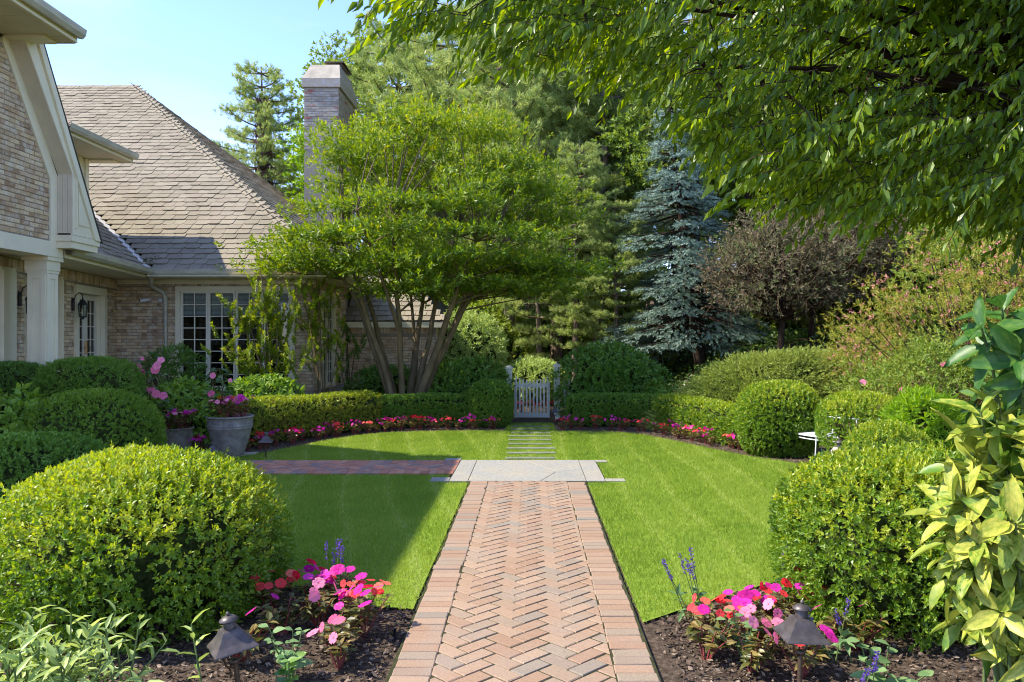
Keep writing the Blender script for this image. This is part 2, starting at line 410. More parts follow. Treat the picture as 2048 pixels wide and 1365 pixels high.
def obox(o, u, v, w, tint=0.5):
    """box from corner o with edge vectors u, v, w"""
    o, u, v, w = [np.asarray(k, float) for k in (o, u, v, w)]
    V = np.array([o + a * u + b * v + c * w for c in (0, 1) for b in (0, 1) for a in (0, 1)])
    F = np.array([(0, 2, 3, 1), (4, 5, 7, 6), (0, 1, 5, 4), (2, 6, 7, 3), (0, 4, 6, 2), (1, 3, 7, 5)])
    return V, F, np.full(6, tint)

def lathe(prof, n=32, tint=0.5, c=(0, 0, 0)):
    prof = np.asarray(prof, float); K = len(prof)
    a = np.arange(n) * 2 * math.pi / n
    V = np.stack([prof[:, 0:1] * np.cos(a), prof[:, 0:1] * np.sin(a), np.repeat(prof[:, 1:2], n, 1)], -1).reshape(-1, 3) + np.asarray(c)
    i = np.arange(K - 1)[:, None] * n; j = np.arange(n)[None]; j2 = (j + 1) % n
    F = np.stack([i + j, i + j2, i + n + j2, i + n + j], -1).reshape(-1, 4)
    return V, F, np.full(len(F), tint)

def prism(poly, z0, z1, inset=0.0, cham=0.0):
    """chamfered slab from a convex plan polygon; returns list of parts (quads + triangle fan)"""
    P = np.asarray(poly, float); n = len(P); c = P.mean(0)
    if inset:
        d = P - c; L = np.maximum(np.linalg.norm(d, axis=1, keepdims=True), 1e-6)
        T = c + d * np.maximum(0.3, 1 - inset / L)
    else: T = P
    V = np.concatenate([np.c_[P, np.full(n, z0)], np.c_[P, np.full(n, z1 - cham)], np.c_[T, np.full(n, z1)], [[c[0], c[1], z1]]])
    j = np.arange(n); j2 = (j + 1) % n
    Q = np.concatenate([np.stack([j, j2, n + j2, n + j], 1), np.stack([n + j, n + j2, 2 * n + j2, 2 * n + j], 1)])
    Tt = np.stack([2 * n + j, 2 * n + j2, np.full(n, 3 * n)], 1)
    return [(V, Q, None), (np.concatenate([V]), Tt, None)]

def clip(poly, n, d):
    """keep the side of a plan polygon where p.n <= d"""
    out = []
    for i in range(len(poly)):
        a, b = poly[i], poly[(i + 1) % len(poly)]
        da = a[0] * n[0] + a[1] * n[1] - d; db = b[0] * n[0] + b[1] * n[1] - d
        if da <= 0: out.append(a)
        if (da < 0 < db) or (db < 0 < da):
            t = da / (da - db); out.append((a[0] + t * (b[0] - a[0]), a[1] + t * (b[1] - a[1])))
    return out

def area(poly):
    return 0.5 * abs(sum(poly[i][0] * poly[(i + 1) % len(poly)][1] - poly[(i + 1) % len(poly)][0] * poly[i][1] for i in range(len(poly))))

def copy_tree(o, parent=None):
    c = o.copy(); COL.objects.link(c); c.parent = parent
    for ch in o.children: copy_tree(ch, c)
    return c

def wob(p, k=4.0, seed=0):
    """cheap smooth noise in [-1, 1] for points"""
    r = np.random.default_rng(seed); s = 0
    for i in range(5):
        d = r.normal(size=3) * k * (0.6 + 0.45 * i)
        s = s + np.sin(p @ d + r.uniform(0, 6.28)) / (1 + 0.35 * i)
    return s / 3.2

ORD = ['first', 'second', 'third', 'fourth', 'fifth', 'sixth', 'seventh', 'eighth', 'ninth', 'tenth', 'eleventh', 'twelfth', 'thirteenth',
       'fourteenth', 'fifteenth', 'sixteenth', 'seventeenth', 'eighteenth', 'nineteenth', 'twentieth', 'twenty-first', 'twenty-second',
       'twenty-third', 'twenty-fourth', 'twenty-fifth', 'twenty-sixth', 'twenty-seventh', 'twenty-eighth', 'twenty-ninth', 'thirtieth',
       'thirty-first', 'thirty-second', 'thirty-third', 'thirty-fourth', 'thirty-fifth', 'thirty-sixth']

def X(px, Y): return (px - 1061.0) / FPX * Y           # metres across at depth Y
def Zh(py, Y): return EYE - (py - 677.0) / FPX * Y      # height at depth Y

# ------------------------------------------------------------------ foliage generators
def sprigs(c, ax, n, tl, ll, lw, spread=0.9, tint=None, jit=0.25, tmpl=LEAF, up=0.0, tipgain=0.0, vary=0.25):
    """leaves set round short twigs: c (M,3) twig bases, ax (M,3) twig directions"""
    Mx = len(c); ax = unit(ax)
    ref = unit(rng.normal(size=(Mx, 3))); u = unit(np.cross(ax, ref)); w = np.cross(ax, u)
    base_t = rng.random(Mx) if tint is None else tint
    P = []; A = []; Nn = []; T = []; S = []
    ph = rng.uniform(0, 6.28, Mx)
    for j in range(n):
        t = (j + 0.6) / n
        a = ph + j * 2.4 + rng.normal(0, .3, Mx)
        rad = np.cos(a)[:, None] * u + np.sin(a)[:, None] * w
        d = unit(ax * (0.35 + 0.75 * t) + rad * spread * (1.15 - .55 * t) + rng.normal(0, jit, (Mx, 3)) + np.array([0, 0, up]))
        P.append(c + ax * (tl * t)); A.append(d); Nn.append(unit(ax - rad * .3 + rng.normal(0, .25, (Mx, 3)) + 1e-4))
        T.append(np.clip(base_t * .65 + .35 * rng.random(Mx) + tipgain * (t - .5), 0, 1))
        s = ll * rng.uniform(1 - vary, 1 + vary, Mx); S.append(np.stack([s, s * lw, s], 1))
    return inst(tmpl[0], tmpl[1], np.concatenate(P), np.concatenate(A), np.concatenate(Nn), np.concatenate(S), np.concatenate(T))

def dome_points(N, r, p=2.4, zmin=-0.85, noise=0.05, k=4.0, seed=0, depth=0.10):
    """points and outward normals on a rounded, clipped bush with half axes r"""
    r = np.asarray(r, float)
    d = unit(rng.normal(size=(int(N * 1.6) + 20, 3)))
    d = d[d[:, 2] > zmin]
    d = d[:N]
    rad = (np.abs(d / r) ** p).sum(1) ** (-1 / p)
    P = d * rad[:, None]
    nrm = unit(np.sign(P) * np.abs(P / r) ** (p - 1) / r)
    P = P * (1 + noise * wob(P, k, seed))[:, None]
    P = P * (1 - depth * rng.random(len(P)) ** 2)[:, None]
    return P, nrm

def core_mesh(r, p=2.4, f=0.84, noise=0.06, k=4.0, seed=0, nu=28, nv=16, zmin=-0.95):
    u = np.linspace(0, 2 * math.pi, nu, endpoint=False); v = np.linspace(math.pi / 2, math.asin(zmin), nv)
    d = np.stack([np.cos(v)[:, None] * np.cos(u), np.cos(v)[:, None] * np.sin(u), np.repeat(np.sin(v)[:, None], nu, 1)], -1).reshape(-1, 3)
    r = np.asarray(r, float)
    rad = (np.abs(d / r) ** p).sum(1) ** (-1 / p)
    P = d * rad[:, None]; P *= (f * (1 + noise * wob(P, k, seed) + noise * rng.normal(0, .4, len(P))))[:, None]
    i = np.arange(nv - 1)[:, None] * nu; j = np.arange(nu)[None]; j2 = (j + 1) % nu
    F = np.stack([i + j, i + nu + j, i + nu + j2, i + j2], -1).reshape(-1, 4)
    return P, F, None

def bush(name, label, cat, loc, r, cz, mat, nsp, per, tl, ll, lw, p=2.4, group=None, noise=0.05, k=4.0, seed=0, zmin=-0.85,
         tip=None, tipfrac=0.0, depth=0.10, spread=0.9, core=0.84, stems=5, up=0.15, rz=0.0, tmpl=LEAF, gaps=0):
    """rounded shrub: foliage (leaf sprigs), inner foliage, stems; loc is the point on the ground"""
    o = empty(name, loc, rz); tag(o, label, cat, group)
    P, n = dome_points(nsp, r, p, zmin, noise, k, seed, depth)
    P = P + np.array([0, 0, cz])
    keep = P[:, 2] > 0.02; P = P[keep]; n = n[keep]
    if gaps:
        hole = (wob(P, k * 2.4, seed + 40) > gaps) & (P[:, 2] < (cz + r[2]) * .72); P = P[~hole]; n = n[~hole]
        stray = rng.random(len(P)) < .035; P[stray] += n[stray] * rng.uniform(.01, .05, (stray.sum(), 1))
    ax = unit(n * 0.8 + rng.normal(0, .35, P.shape) + np.array([0, 0, up]))
    patch = 0.5 + 0.5 * wob(P, k * 1.3, seed + 5)
    tint = np.clip(0.25 + 0.35 * patch + 0.4 * rng.random(len(P)), 0, 1)
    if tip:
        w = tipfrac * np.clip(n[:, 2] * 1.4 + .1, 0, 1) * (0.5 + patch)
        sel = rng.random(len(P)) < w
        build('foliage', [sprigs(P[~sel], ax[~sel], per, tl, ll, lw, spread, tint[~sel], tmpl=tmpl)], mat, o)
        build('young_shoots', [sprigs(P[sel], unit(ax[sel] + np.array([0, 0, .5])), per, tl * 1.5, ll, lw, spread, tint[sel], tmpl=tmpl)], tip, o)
    else:
        build('foliage', [sprigs(P, ax, per, tl, ll, lw, spread, tint, tmpl=tmpl)], mat, o)
    if core:
        cv, cf, _ = core_mesh(r, p, core, noise, k, seed, zmin=max(-0.95, zmin - .1)); cv = cv + np.array([0, 0, cz])
        cv[:, 2] = np.maximum(cv[:, 2], 0.03)
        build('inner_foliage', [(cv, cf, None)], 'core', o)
    parts = []
    for i in range(stems):
        a = rng.uniform(0, 6.28); q = np.array([math.cos(a) * r[0], math.sin(a) * r[1], 0])
        parts.append(tube(bez(q * .12 + (0, 0, -0.03), q * .25 + (0, 0, cz * .5), q * .75 + (0, 0, cz), 5), np.linspace(.018, .008, 5), 5))
    if gaps:
        for i in range(260):
            d0 = unit(rng.normal(size=3) * [1, 1, .5]); rr_ = (np.abs(d0 / np.asarray(r)) ** p).sum() ** (-1 / p); e = d0 * rr_ * rng.uniform(.86, .97) + [0, 0, cz]
            if e[2] < .05: continue
            b = e * [.55, .55, .55] + [0, 0, .02]; parts.append(tube(bez(b, (b + e) / 2 + rng.normal(0, .04, 3), e, 4), np.linspace(.006, .0025, 4), 4))
    if parts: build('stem', parts, 'twig', o).__setitem__('kind', 'stuff')
    return o

def poly_curve(pts, n):
    pts = np.asarray(pts, float); d = np.r_[0, np.cumsum(np.linalg.norm(np.diff(pts, axis=0), axis=1))]
    s = np.linspace(0, d[-1], n)
    return np.stack([np.interp(s, d, pts[:, i]) for i in range(pts.shape[1])], 1), d[-1]

def smooth_curve(pts, it=3):
    P = np.asarray(pts, float)
    for _ in range(it):
        a = P[:-1] * .75 + P[1:] * .25; b = P[:-1] * .25 + P[1:] * .75
        Q = np.empty((2 * len(a), P.shape[1])); Q[0::2] = a; Q[1::2] = b
        P = np.concatenate([P[:1], Q, P[-1:]])
    return P

def hedge(name, label, path, h, w, mat, nsp, per, tl, ll, lw, seed=0, tip=None, tipfrac=0.0, p=4.0, hs=None):
    """clipped hedge along a ground path"""
    path = smooth_curve(path); c, L = poly_curve(path, 200)
    o = empty(name, (c[100][0], c[100][1], 0)); tag(o, label, 'hedge', 'clipped hedges round the lawn')
    base = np.array([c[100][0], c[100][1], 0])
    ti = rng.integers(0, 200, nsp); tang = unit(np.gradient(c, axis=0)); side = np.stack([tang[:, 1], -tang[:, 0]], 1)
    a = rng.uniform(-0.35, math.pi + 0.35, nsp)
    ca, sa = np.cos(a), np.sin(a)
    rad = (np.abs(ca / (w / 2)) ** p + np.abs(sa / (h * .5)) ** p) ** (-1 / p)
    cross = ca * rad; zz = h * .5 + sa * rad
    full = rng.random(nsp) < 0.55                                   # lower half of the faces
    zz = np.where(full & (np.abs(ca) > .6), rng.uniform(.03, h * .75, nsp), zz)
    cross = np.where(full & (np.abs(ca) > .6), np.sign(ca) * w / 2, cross)
    s_end = (rng.random(nsp) < 0.10)
    pos2 = c[ti] + side[ti] * cross[:, None]
    nrm = np.c_[side[ti] * (ca * 1.0)[:, None], np.where(full & (np.abs(ca) > .6), 0.15, sa)]
    pos = np.c_[pos2, zz]
    e = np.where(rng.random(nsp) < .5, 0, 199)                      # end faces
    pe = np.c_[c[e] + side[e] * rng.uniform(-w / 2, w / 2, nsp)[:, None] + tang[e] * np.where(e == 0, -.04, .04)[:, None], rng.uniform(.03, h * .97, nsp)]
    pos[s_end] = pe[s_end]; nrm[s_end] = np.c_[tang[e] * np.where(e == 0, -1, 1)[:, None], np.full(nsp, .2)][s_end]
    pos = pos + unit(nrm) * (0.035 * wob(pos, 3.5, seed) - .05 * rng.random(nsp) ** 2)[:, None]
    if hs is not None: pos[:, 2] *= np.interp(ti, np.linspace(0, 199, len(hs)), hs)
    pos[:, 2] = np.maximum(pos[:, 2], .02)
    ax = unit(nrm * .8 + rng.normal(0, .35, pos.shape) + np.array([0, 0, .25]))
    tint = np.clip(.25 + .35 * (.5 + .5 * wob(pos, 4, seed + 3)) + .4 * rng.random(nsp), 0, 1)
    q = pos - base
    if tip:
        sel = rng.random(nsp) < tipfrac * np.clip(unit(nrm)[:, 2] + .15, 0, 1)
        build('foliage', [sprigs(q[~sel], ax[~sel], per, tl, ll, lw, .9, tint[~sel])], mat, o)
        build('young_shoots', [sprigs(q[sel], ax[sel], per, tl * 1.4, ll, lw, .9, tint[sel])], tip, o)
    else:
        build('foliage', [sprigs(q, ax, per, tl, ll, lw, .9, tint)], mat, o)
    cc, _ = poly_curve(path, 24); tg = unit(np.gradient(cc, axis=0)); sd = np.stack([tg[:, 1], -tg[:, 0]], 1)
    V = []; F = []
    hh = np.interp(np.linspace(0, 1, 24), np.linspace(0, 1, len(hs)), hs) if hs is not None else np.ones(24)
    for i in range(24):
        for s_, z_ in ((-.40, .03), (-.42, .82), (-.25, .88), (.25, .88), (.42, .82), (.40, .03)):
            V.append((*(cc[i] + sd[i] * s_ * w), max(.03, z_ * h * hh[i])))
    for i in range(23):
        for j in range(6):
            F.append((i * 6 + j, i * 6 + (j + 1) % 6, i * 6 + 6 + (j + 1) % 6, i * 6 + 6 + j))
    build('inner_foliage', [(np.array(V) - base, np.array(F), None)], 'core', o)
    return o

def clusters_in(N, c, r, lo=0.45, zcut=None):
    d = unit(rng.normal(size=(N * 3, 3))); rr = lo + (1 - lo) * rng.random(N * 3) ** .6
    P = np.asarray(c) + d * rr[:, None] * np.asarray(r)
    if zcut is not None: P = P[P[:, 2] > zcut]
    return P[:N]

def crown_leaves(cl, ctr, cr, nsp, per, tl, ll, lw, flat=0.4, tint0=None, tipgain=0.2, spread=.9, tmpl=LEAF, up=.2, out=.6):
    """leaf clumps round cluster centres cl"""
    M_ = len(cl); idx = np.repeat(np.arange(M_), nsp)
    d = rng.normal(size=(M_ * nsp, 3)) * np.array([cr, cr, cr * flat]) * .55
    P = cl[idx] + d
    ax = unit(unit(P - np.asarray(ctr)) * out + unit(d + 1e-6) * .5 + rng.normal(0, .3, P.shape) + np.array([0, 0, up]))
    ct = rng.random(M_) if tint0 is None else tint0
    tint = np.clip(ct[idx] * .55 + .45 * rng.random(len(P)), 0, 1)
    return sprigs(P, ax, per, tl, ll, lw, spread, tint, tipgain=tipgain, tmpl=tmpl)

# ------------------------------------------------------------------ ground, lawn, paths
def sst(t): t = np.clip(t, 0, 1); return t * t * (3 - 2 * t)
def terrain(x, y):
    x = np.asarray(x, float); y = np.asarray(y, float)
    return 1.7 * sst((y - 12.8) / 6.5) * sst((x - 2.2) / 4.0) + 2.2 * sst((y - 22) / 25) * sst((x + 4) / 10) + 1.2 * sst((x - 6) / 6) * sst((y - 6) / 6) * sst((18 - y) / 6)

gx = np.concatenate([[-700, -300, -120, -60, -30], np.arange(-16, 24.1, 0.8), [30, 60, 120, 300, 700]])
gy = np.concatenate([[-300, -100, -40, -15, -6], np.arange(0, 50.1, 0.8), [60, 90, 150, 300, 700]])
GX, GY = np.meshgrid(gx, gy)
GV = np.c_[GX.ravel(), GY.ravel(), terrain(GX.ravel(), GY.ravel())]
nx, ny = len(gx), len(gy)
gi = (np.arange(ny - 1)[:, None] * nx + np.arange(nx - 1)[None]).ravel()
GF = np.stack([gi, gi + 1, gi + nx + 1, gi + nx], 1)
g = build('ground', [(GV, GF, None)], 'soil', None, True); tag(g, kind='structure')

def sheet(name, poly, z, mat):
    me = bpy.data.meshes.new(name)
    me.from_pydata([(x, y, z) for x, y in poly], [], [list(range(len(poly)))])
    me.materials.append(M[mat]); me.update()
    return link(bpy.data.objects.new(name, me))

lawn_front = [(-.73, 4.95), (-.73, 9.27), (-1.0, 9.27), (-1.0, 9.80), (-6.4, 9.80), (-6.4, 7.6), (-3.7, 6.3), (-2.6, 5.95), (-1.5, 5.30), (-1.0, 5.0)]
edge_l = smooth_curve([(-.46, 14.5), (-2.35, 14.35), (-3.1, 13.7), (-3.62, 12.5), (-3.95, 11.5), (-4.5, 10.96)], 2)
edge_r = smooth_curve([(.665, 4.72), (1.0, 5.0), (1.65, 5.5), (2.7, 6.1), (3.4, 7.3), (3.75, 9.0), (3.78, 10.1), (3.6, 10.7), (3.1, 11.35), (2.64, 12.4), (2.25, 13.3), (1.8, 14.25), (.46, 14.4)], 2)
lawn_back = [tuple(p) for p in edge_r] + [(.44, 15.75), (-.44, 15.75)] + [tuple(p) for p in edge_l] + [(.90, 10.96), (.90, 9.27), (.665, 9.27)]
for nm, pl in (('lawn', lawn_front), ('lawn', lawn_back)):
    tag(sheet(nm, pl, 0.016, 'turf'), kind='structure')

def inside(P, poly):
    x, y = P[:, 0], P[:, 1]; r = np.zeros(len(P), bool); n = len(poly)
    for i in range(n):
        x0, y0 = poly[i]; x1, y1 = poly[(i + 1) % n]
        c = (y0 > y) != (y1 > y)
        r ^= c & (x < (x1 - x0) * (y - y0) / ((y1 - y0) if y1 != y0 else 1e-9) + x0)
    return r

# stepping stones to the gate
STONES = [(0.0 + rng.normal(0, .01), 11.12 + .50 * i, .70 + .02 * (i % 3), .15) for i in range(9)]
excl = [(x - w / 2 - .01, x + w / 2 + .01, y - d / 2 + .03, y + d / 2 - .01) for x, y, w, d in STONES] + [(.85, 1.13, 9.29, 9.52), (.85, 1.06, 10.74, 10.96), (-1.2, -.94, 9.29, 9.58), (-1.2, -.94, 10.9, 11.09)]

def blades(name, poly, dens_near, dens_far, label):
    P = np.array(poly); x0, y0 = P.min(0); x1, y1 = P.max(0)
    N = int((x1 - x0) * (y1 - y0) * dens_near)
    q = np.c_[rng.uniform(x0, x1, N), rng.uniform(y0, y1, N)]
    q = q[rng.random(N) < np.interp(q[:, 1], [6.5, 11], [1.0, dens_far / dens_near])]
    q = q[inside(q, poly)]; q = q + rng.normal(0, .013, q.shape)
    for a, b, c, d in excl: q = q[~((q[:, 0] > a) & (q[:, 0] < b) & (q[:, 1] > c) & (q[:, 1] < d))]
    n = len(q)
    # mowing bands run from near right to far left; blades lean one way or the other
    s = (q[:, 0] + .04 * np.sin(q[:, 1] * 1.7)) / .52 + np.where(q[:, 0] < -.7, q[:, 1] * .45, 0)
    band = np.sign(np.sin(s * math.pi)); edge = np.exp(-((s - np.round(s)) / .10) ** 2)
    lean = np.c_[.05 * band + rng.normal(0, .45, n), .10 * band + rng.normal(0, .45, n), np.ones(n)]
    hgt = rng.uniform(.022, .050, n) * (1 - .15 * edge)
    t = np.clip(.22 + .30 * rng.random(n) + .13 * wob(np.c_[q, q[:, 0] * 0], 1.2, 4) + .10 * wob(np.c_[q, q[:, 0] * 0], 6.0, 14) + .035 * band + .50 * edge * (rng.random(n) < .30) + (rng.random(n) < .05) * .4, 0, 1)
    w = rng.uniform(.0030, .0050, n) * np.interp(q[:, 1], [5, 14], [1, 2.0])
    V = inst(NEEDLE[0], NEEDLE[1], np.c_[q, np.full(n, .012)], lean, np.c_[rng.normal(size=(n, 2)), np.zeros(n)], np.stack([hgt, w, w], 1), t)
    o = build(name, [V], 'grass'); tag(o, label, 'grass', kind='stuff')
blades('grass', lawn_front, 7600, 4800, 'short mown grass left of the brick path')
blades('grass', lawn_back, 7600, 4800, 'short mown grass right of and behind the path')

# brick walk
W = .1035
def herringbone(x0, x1, y0, y1, rot=45, org=(0, 0)):
    """full and cut bricks of a 45 degree herringbone clipped to a rectangle -> (centre, angle, polygon or None)"""
    out = []; c, s = math.cos(R(rot)), math.sin(R(rot)); n = int((max(x1 - x0, y1 - y0) / W) * 1.2) + 6
    cx, cy = (x0 + x1) / 2 + org[0], (y0 + y1) / 2 + org[1]; g_ = .0050
    for j in range(-n, n + 1):
        for i in range(-n, n + 1):
            d = (i - j) % 4
            if d == 0: a, b, e, f = i, i + 2, j, j + 1; ang = rot
            elif d == 3: a, b, e, f = i, i + 1, j, j + 2; ang = rot + 90
            else: continue
            loc = [(a * W + g_, e * W + g_), (b * W - g_, e * W + g_), (b * W - g_, f * W - g_), (a * W + g_, f * W - g_)]
            pl = [(cx + x * c - y * s, cy + x * s + y * c) for x, y in loc]
            if max(p[0] for p in pl) < x0 or min(p[0] for p in pl) > x1 or max(p[1] for p in pl) < y0 or min(p[1] for p in pl) > y1: continue
            q = pl
            for nn, dd in (((1, 0), x1), ((-1, 0), -x0), ((0, 1), y1), ((0, -1), -y0)):
                q = clip(q, nn, dd)
                if len(q) < 3: break
            if len(q) < 3 or area(q) < .0010: continue
            m = np.mean(q, 0)
            out.append((m, ang, None if area(q) > .0192 else [(p[0] - m[0], p[1] - m[1]) for p in q]))
    return out

def brick_mesh(poly, mat, top=.030, bot=.004):
    return mesh_of('brick', [prism(poly, bot - top, 0.0, .006, .0045)[0], prism(poly, bot - top, 0.0, .006, .0045)[1]], mat)
_h = (W - .0050); _w = (W / 2 - .0050)
def lay(parent, spec, mat, full, name):
    for m, ang, pl in spec:
        me = full if pl is None else brick_mesh(pl, mat)
        o = bpy.data.objects.new(name, me); link(o, parent)
        o.location = (m[0], m[1], .030 + rng.normal(0, .0012))
        o.rotation_euler = (rng.normal(0, .005), rng.normal(0, .005), (R(ang) if pl is None else 0) + rng.normal(0, .006))

PX0 = -.035
path = sheet('brick_path', [(PX0 - .675, 2.2), (PX0 + .675, 2.2), (PX0 + .675, 9.32), (PX0 - .675, 9.32)], .0245, 'joint'); tag(path, kind='structure')
full = brick_mesh([(-_h, -_w), (_h, -_w), (_h, _w), (-_h, _w)], 'paver')
spec = herringbone(PX0 - .457, PX0 + .457, 3.55, 9.30)
spec.sort(key=lambda s_: s_[0][1])
lay(path, spec[:300], 'paver', full, 'brick')
if spec[300:]:
    parts = []
    for m, ang, pl in spec[300:]:
        if pl is None:
            c, s = math.cos(R(ang)), math.sin(R(ang)); pl = [(x * c - y * s, x * s + y * c) for x, y in [(-_h, -_w), (_h, -_w), (_h, _w), (-_h, _w)]]
        t = rng.random()
        for V, F, _ in prism(pl, -.026, 0, .006, .0045):
            parts.append((V + np.array([m[0], m[1], .030 + rng.normal(0, .0010)]), F, np.full(len(F), t)))
    M['paver_a'] = masonry('clay_paver_joined', PV, 'attr', (0.30, 0.235, 0.175), 0.50, 0.75, 3.0, 0.85, 0.4, 90, 0.35)
    build('far_bricks', parts, 'paver_a', path).__setitem__('kind', 'stuff')
edgeb = brick_mesh([(-.1, -.0485), (.1, -.0485), (.1, .0485), (-.1, .0485)], 'paver')
for sx in (-1, 1):
    y = 3.5 + .02 * sx
    while y < 9.27:
        o = bpy.data.objects.new('border_brick', edgeb); link(o, path)
        o.location = (PX0 + sx * (.561 + rng.normal(0, .004)), y, .031 + rng.normal(0, .0015)); o.rotation_euler = (rng.normal(0, .006), rng.normal(0, .006), rng.normal(0, .012))
        o.scale = (rng.uniform(.97, 1.03), rng.uniform(.96, 1.0), 1)
        y += .1015

# side walk
side = sheet('side_path', [(-6.6, 9.84), (-.957, 9.84), (-.957, 10.92), (-6.6, 10.92)], .0245, 'joint'); tag(side, kind='structure')
full2 = brick_mesh([(-_h, -_w), (_h, -_w), (_h, _w), (-_h, _w)], 'paver_red')
lay(side, herringbone(-5.2, -.96, 10.06, 10.70, 45, (.05, .02)), 'paver_red', full2, 'brick')
eb2 = brick_mesh([(-.0485, -.1), (.0485, -.1), (.0485, .1), (-.0485, .1)], 'paver_red')
for yy in (9.95, 10.81):
    for i in range(40):
        o = bpy.data.objects.new('border_brick', eb2); link(o, side)
        o.location = (-1.012 - i * .1015, yy, .031 + rng.normal(0, .0015)); o.rotation_euler = (rng.normal(0, .006), rng.normal(0, .006), rng.normal(0, .01))

# bluestone landing and stepping stones
land = sheet('landing', [(-.96, 9.29), (.89, 9.29), (.89, 10.94), (-.96, 10.94)], .017, 'joint'); tag(land, kind='structure')
def slab(parent, pl, name='slab'):
    c = np.mean(pl, 0); q = [(p[0] - c[0], p[1] - c[1]) for p in pl]
    o = bpy.data.objects.new(name, mesh_of(name, prism(q, -.03, 0, .008, .004), 'bluestone')); link(o, parent)
    o.location = (c[0], c[1], .032 + rng.normal(0, .001)); return o
slab(land, [(-.730, 9.33), (.12, 9.33), (.32, 9.98), (-.730, 9.80)])
slab(land, [(.127, 9.33), (.655, 9.33), (.655, 10.13), (.327, 9.98)])
slab(land, [(-.730, 9.808), (.318, 9.988), (-.10, 10.925), (-.730, 10.925)])
slab(land, [(.327, 9.990), (.655, 10.139), (.655, 10.925), (-.092, 10.925)])
slab(land, [(-.950, 9.33), (-.737, 9.33), (-.737, 10.925), (-.950, 10.925)])
slab(land, [(.662, 9.33), (.880, 9.33), (.880, 9.50), (.662, 9.50)])
slab(land, [(.662, 9.507), (.880, 9.507), (.880, 10.60), (.662, 10.60)])
slab(land, [(.662, 10.607), (.880, 10.607), (.880, 10.925), (.662, 10.925)])
slab(land, [(.887, 9.33), (1.115, 9.33), (1.115, 9.49), (.887, 9.49)])
slab(land, [(.887, 10.77), (1.04, 10.77), (1.04, 10.92), (.887, 10.92)])
slab(land, [(-1.18, 9.33), (-.957, 9.33), (-.957, 9.56), (-1.18, 9.56)])
slab(land, [(-1.18, 10.93), (-.957, 10.93), (-.957, 11.08), (-1.18, 11.08)])
for i, (x, y, w, d) in enumerate(STONES):
    o = bpy.data.objects.new('stepping_stone', mesh_of('stepping_stone', prism([(-w / 2, -d / 2), (w / 2, -d / 2 + .01), (w / 2 - .01, d / 2), (-w / 2, d / 2)], -.03, 0, .008, .004), 'old_stone'))
    link(o); o.location = (x, y, .034); o.rotation_euler = (0, 0, rng.normal(0, .01))
    tag(o, ORD[i] + ' bluestone stepping stone counted from the landing towards the picket gate', 'stepping stone', 'stepping stones in the lawn')
pad = sheet('paving', [(-5.6, 10.96), (-4.45, 10.96), (-3.98, 11.45), (-4.0, 11.75), (-5.6, 11.75)], .024, 'concrete'); tag(pad, kind='structure')

# loose bark and soil crumbs on the foreground beds
def chips(name, rects, n, label):
    P = []
    for (x0, x1, y0, y1) in rects: P.append(np.c_[rng.uniform(x0, x1, n), rng.uniform(y0, y1, n)])
    P = np.concatenate(P); P = P[~inside(P, lawn_front) & ~inside(P, lawn_back) & (np.abs(P[:, 0]) > .72)]
    m = len(P); s = rng.uniform(.012, .042, m)
    V = inst(LEAF[0], LEAF[1], np.c_[P, rng.uniform(.004, .022, m)], rng.normal(size=(m, 3)) * [1, 1, .35], rng.normal(size=(m, 3)) * [.5, .5, 1], np.stack([s, s * rng.uniform(.25, .8, m), s], 1), rng.random(m) ** 1.6)
    tag(build(name, [V], 'mulch'), label, 'mulch', kind='stuff')
chips('mulch', [(-3.4, -.7, 3.2, 5.6), (.7, 3.2, 3.2, 5.9)], 12000, 'loose bark mulch and soil crumbs in the foreground beds')
chips('mulch', [(-4.6, 0, 11.0, 15.4), (0, 4.6, 10.0, 15.4)], 5000, 'bark mulch in the beds round the far lawn')

# ------------------------------------------------------------------ house
house = empty('house', (-8.6, 16.6, 0)); tag(house, 'whitewashed brick house with cream trim and brown shingle roofs', 'house')
HB = np.array([-8.6, 16.6, 0.0])
def hpart(name, parts, mat, parent=None, kind=None, smooth=False):
    o = build(name, parts, mat, None, smooth)
    o.parent = parent if parent is not None else house
    if parent is None: o.matrix_parent_inverse = Matrix.Translation(-Vector(HB))   # parts of the house hold world coordinates
    if kind: o['kind'] = kind
    return o
# the house empty sits at HB; parts are modelled in world coordinates and carry the inverse

def hobj(name, me, parent, mw):
    o = bpy.data.objects.new(name, me); link(o); o.parent = parent
    o.matrix_basis = mw
    return o

unit_brick = {}
def ubrick(mat):
    if mat not in unit_brick:
        e = .06
        V, F, _ = box(-.5, .5, 0, 1, -.5, .5)
        V = V.copy()
        # outer face slightly smaller: worn, rounded edges
        P = np.array([(-.5, 0, -.5), (.5, 0, -.5), (.5, 0, .5), (-.5, 0, .5), (-.5, .72, -.5), (.5, .72, -.5), (.5, .72, .5), (-.5, .72, .5),
                      (-.47, 1, -.42), (.475, 1, -.43), (.47, 1, .42), (-.475, 1, .40)])
        Fq = [(0, 1, 5, 4), (1, 2, 6, 5), (2, 3, 7, 6), (3, 0, 4, 7), (4, 5, 9, 8), (5, 6, 10, 9), (6, 7, 11, 10), (7, 4, 8, 11), (8, 9, 10, 11)]
        unit_brick[mat] = (P, np.array(Fq), mesh_of('brick', [(P, np.array(Fq), None)], mat))
    return unit_brick[mat]

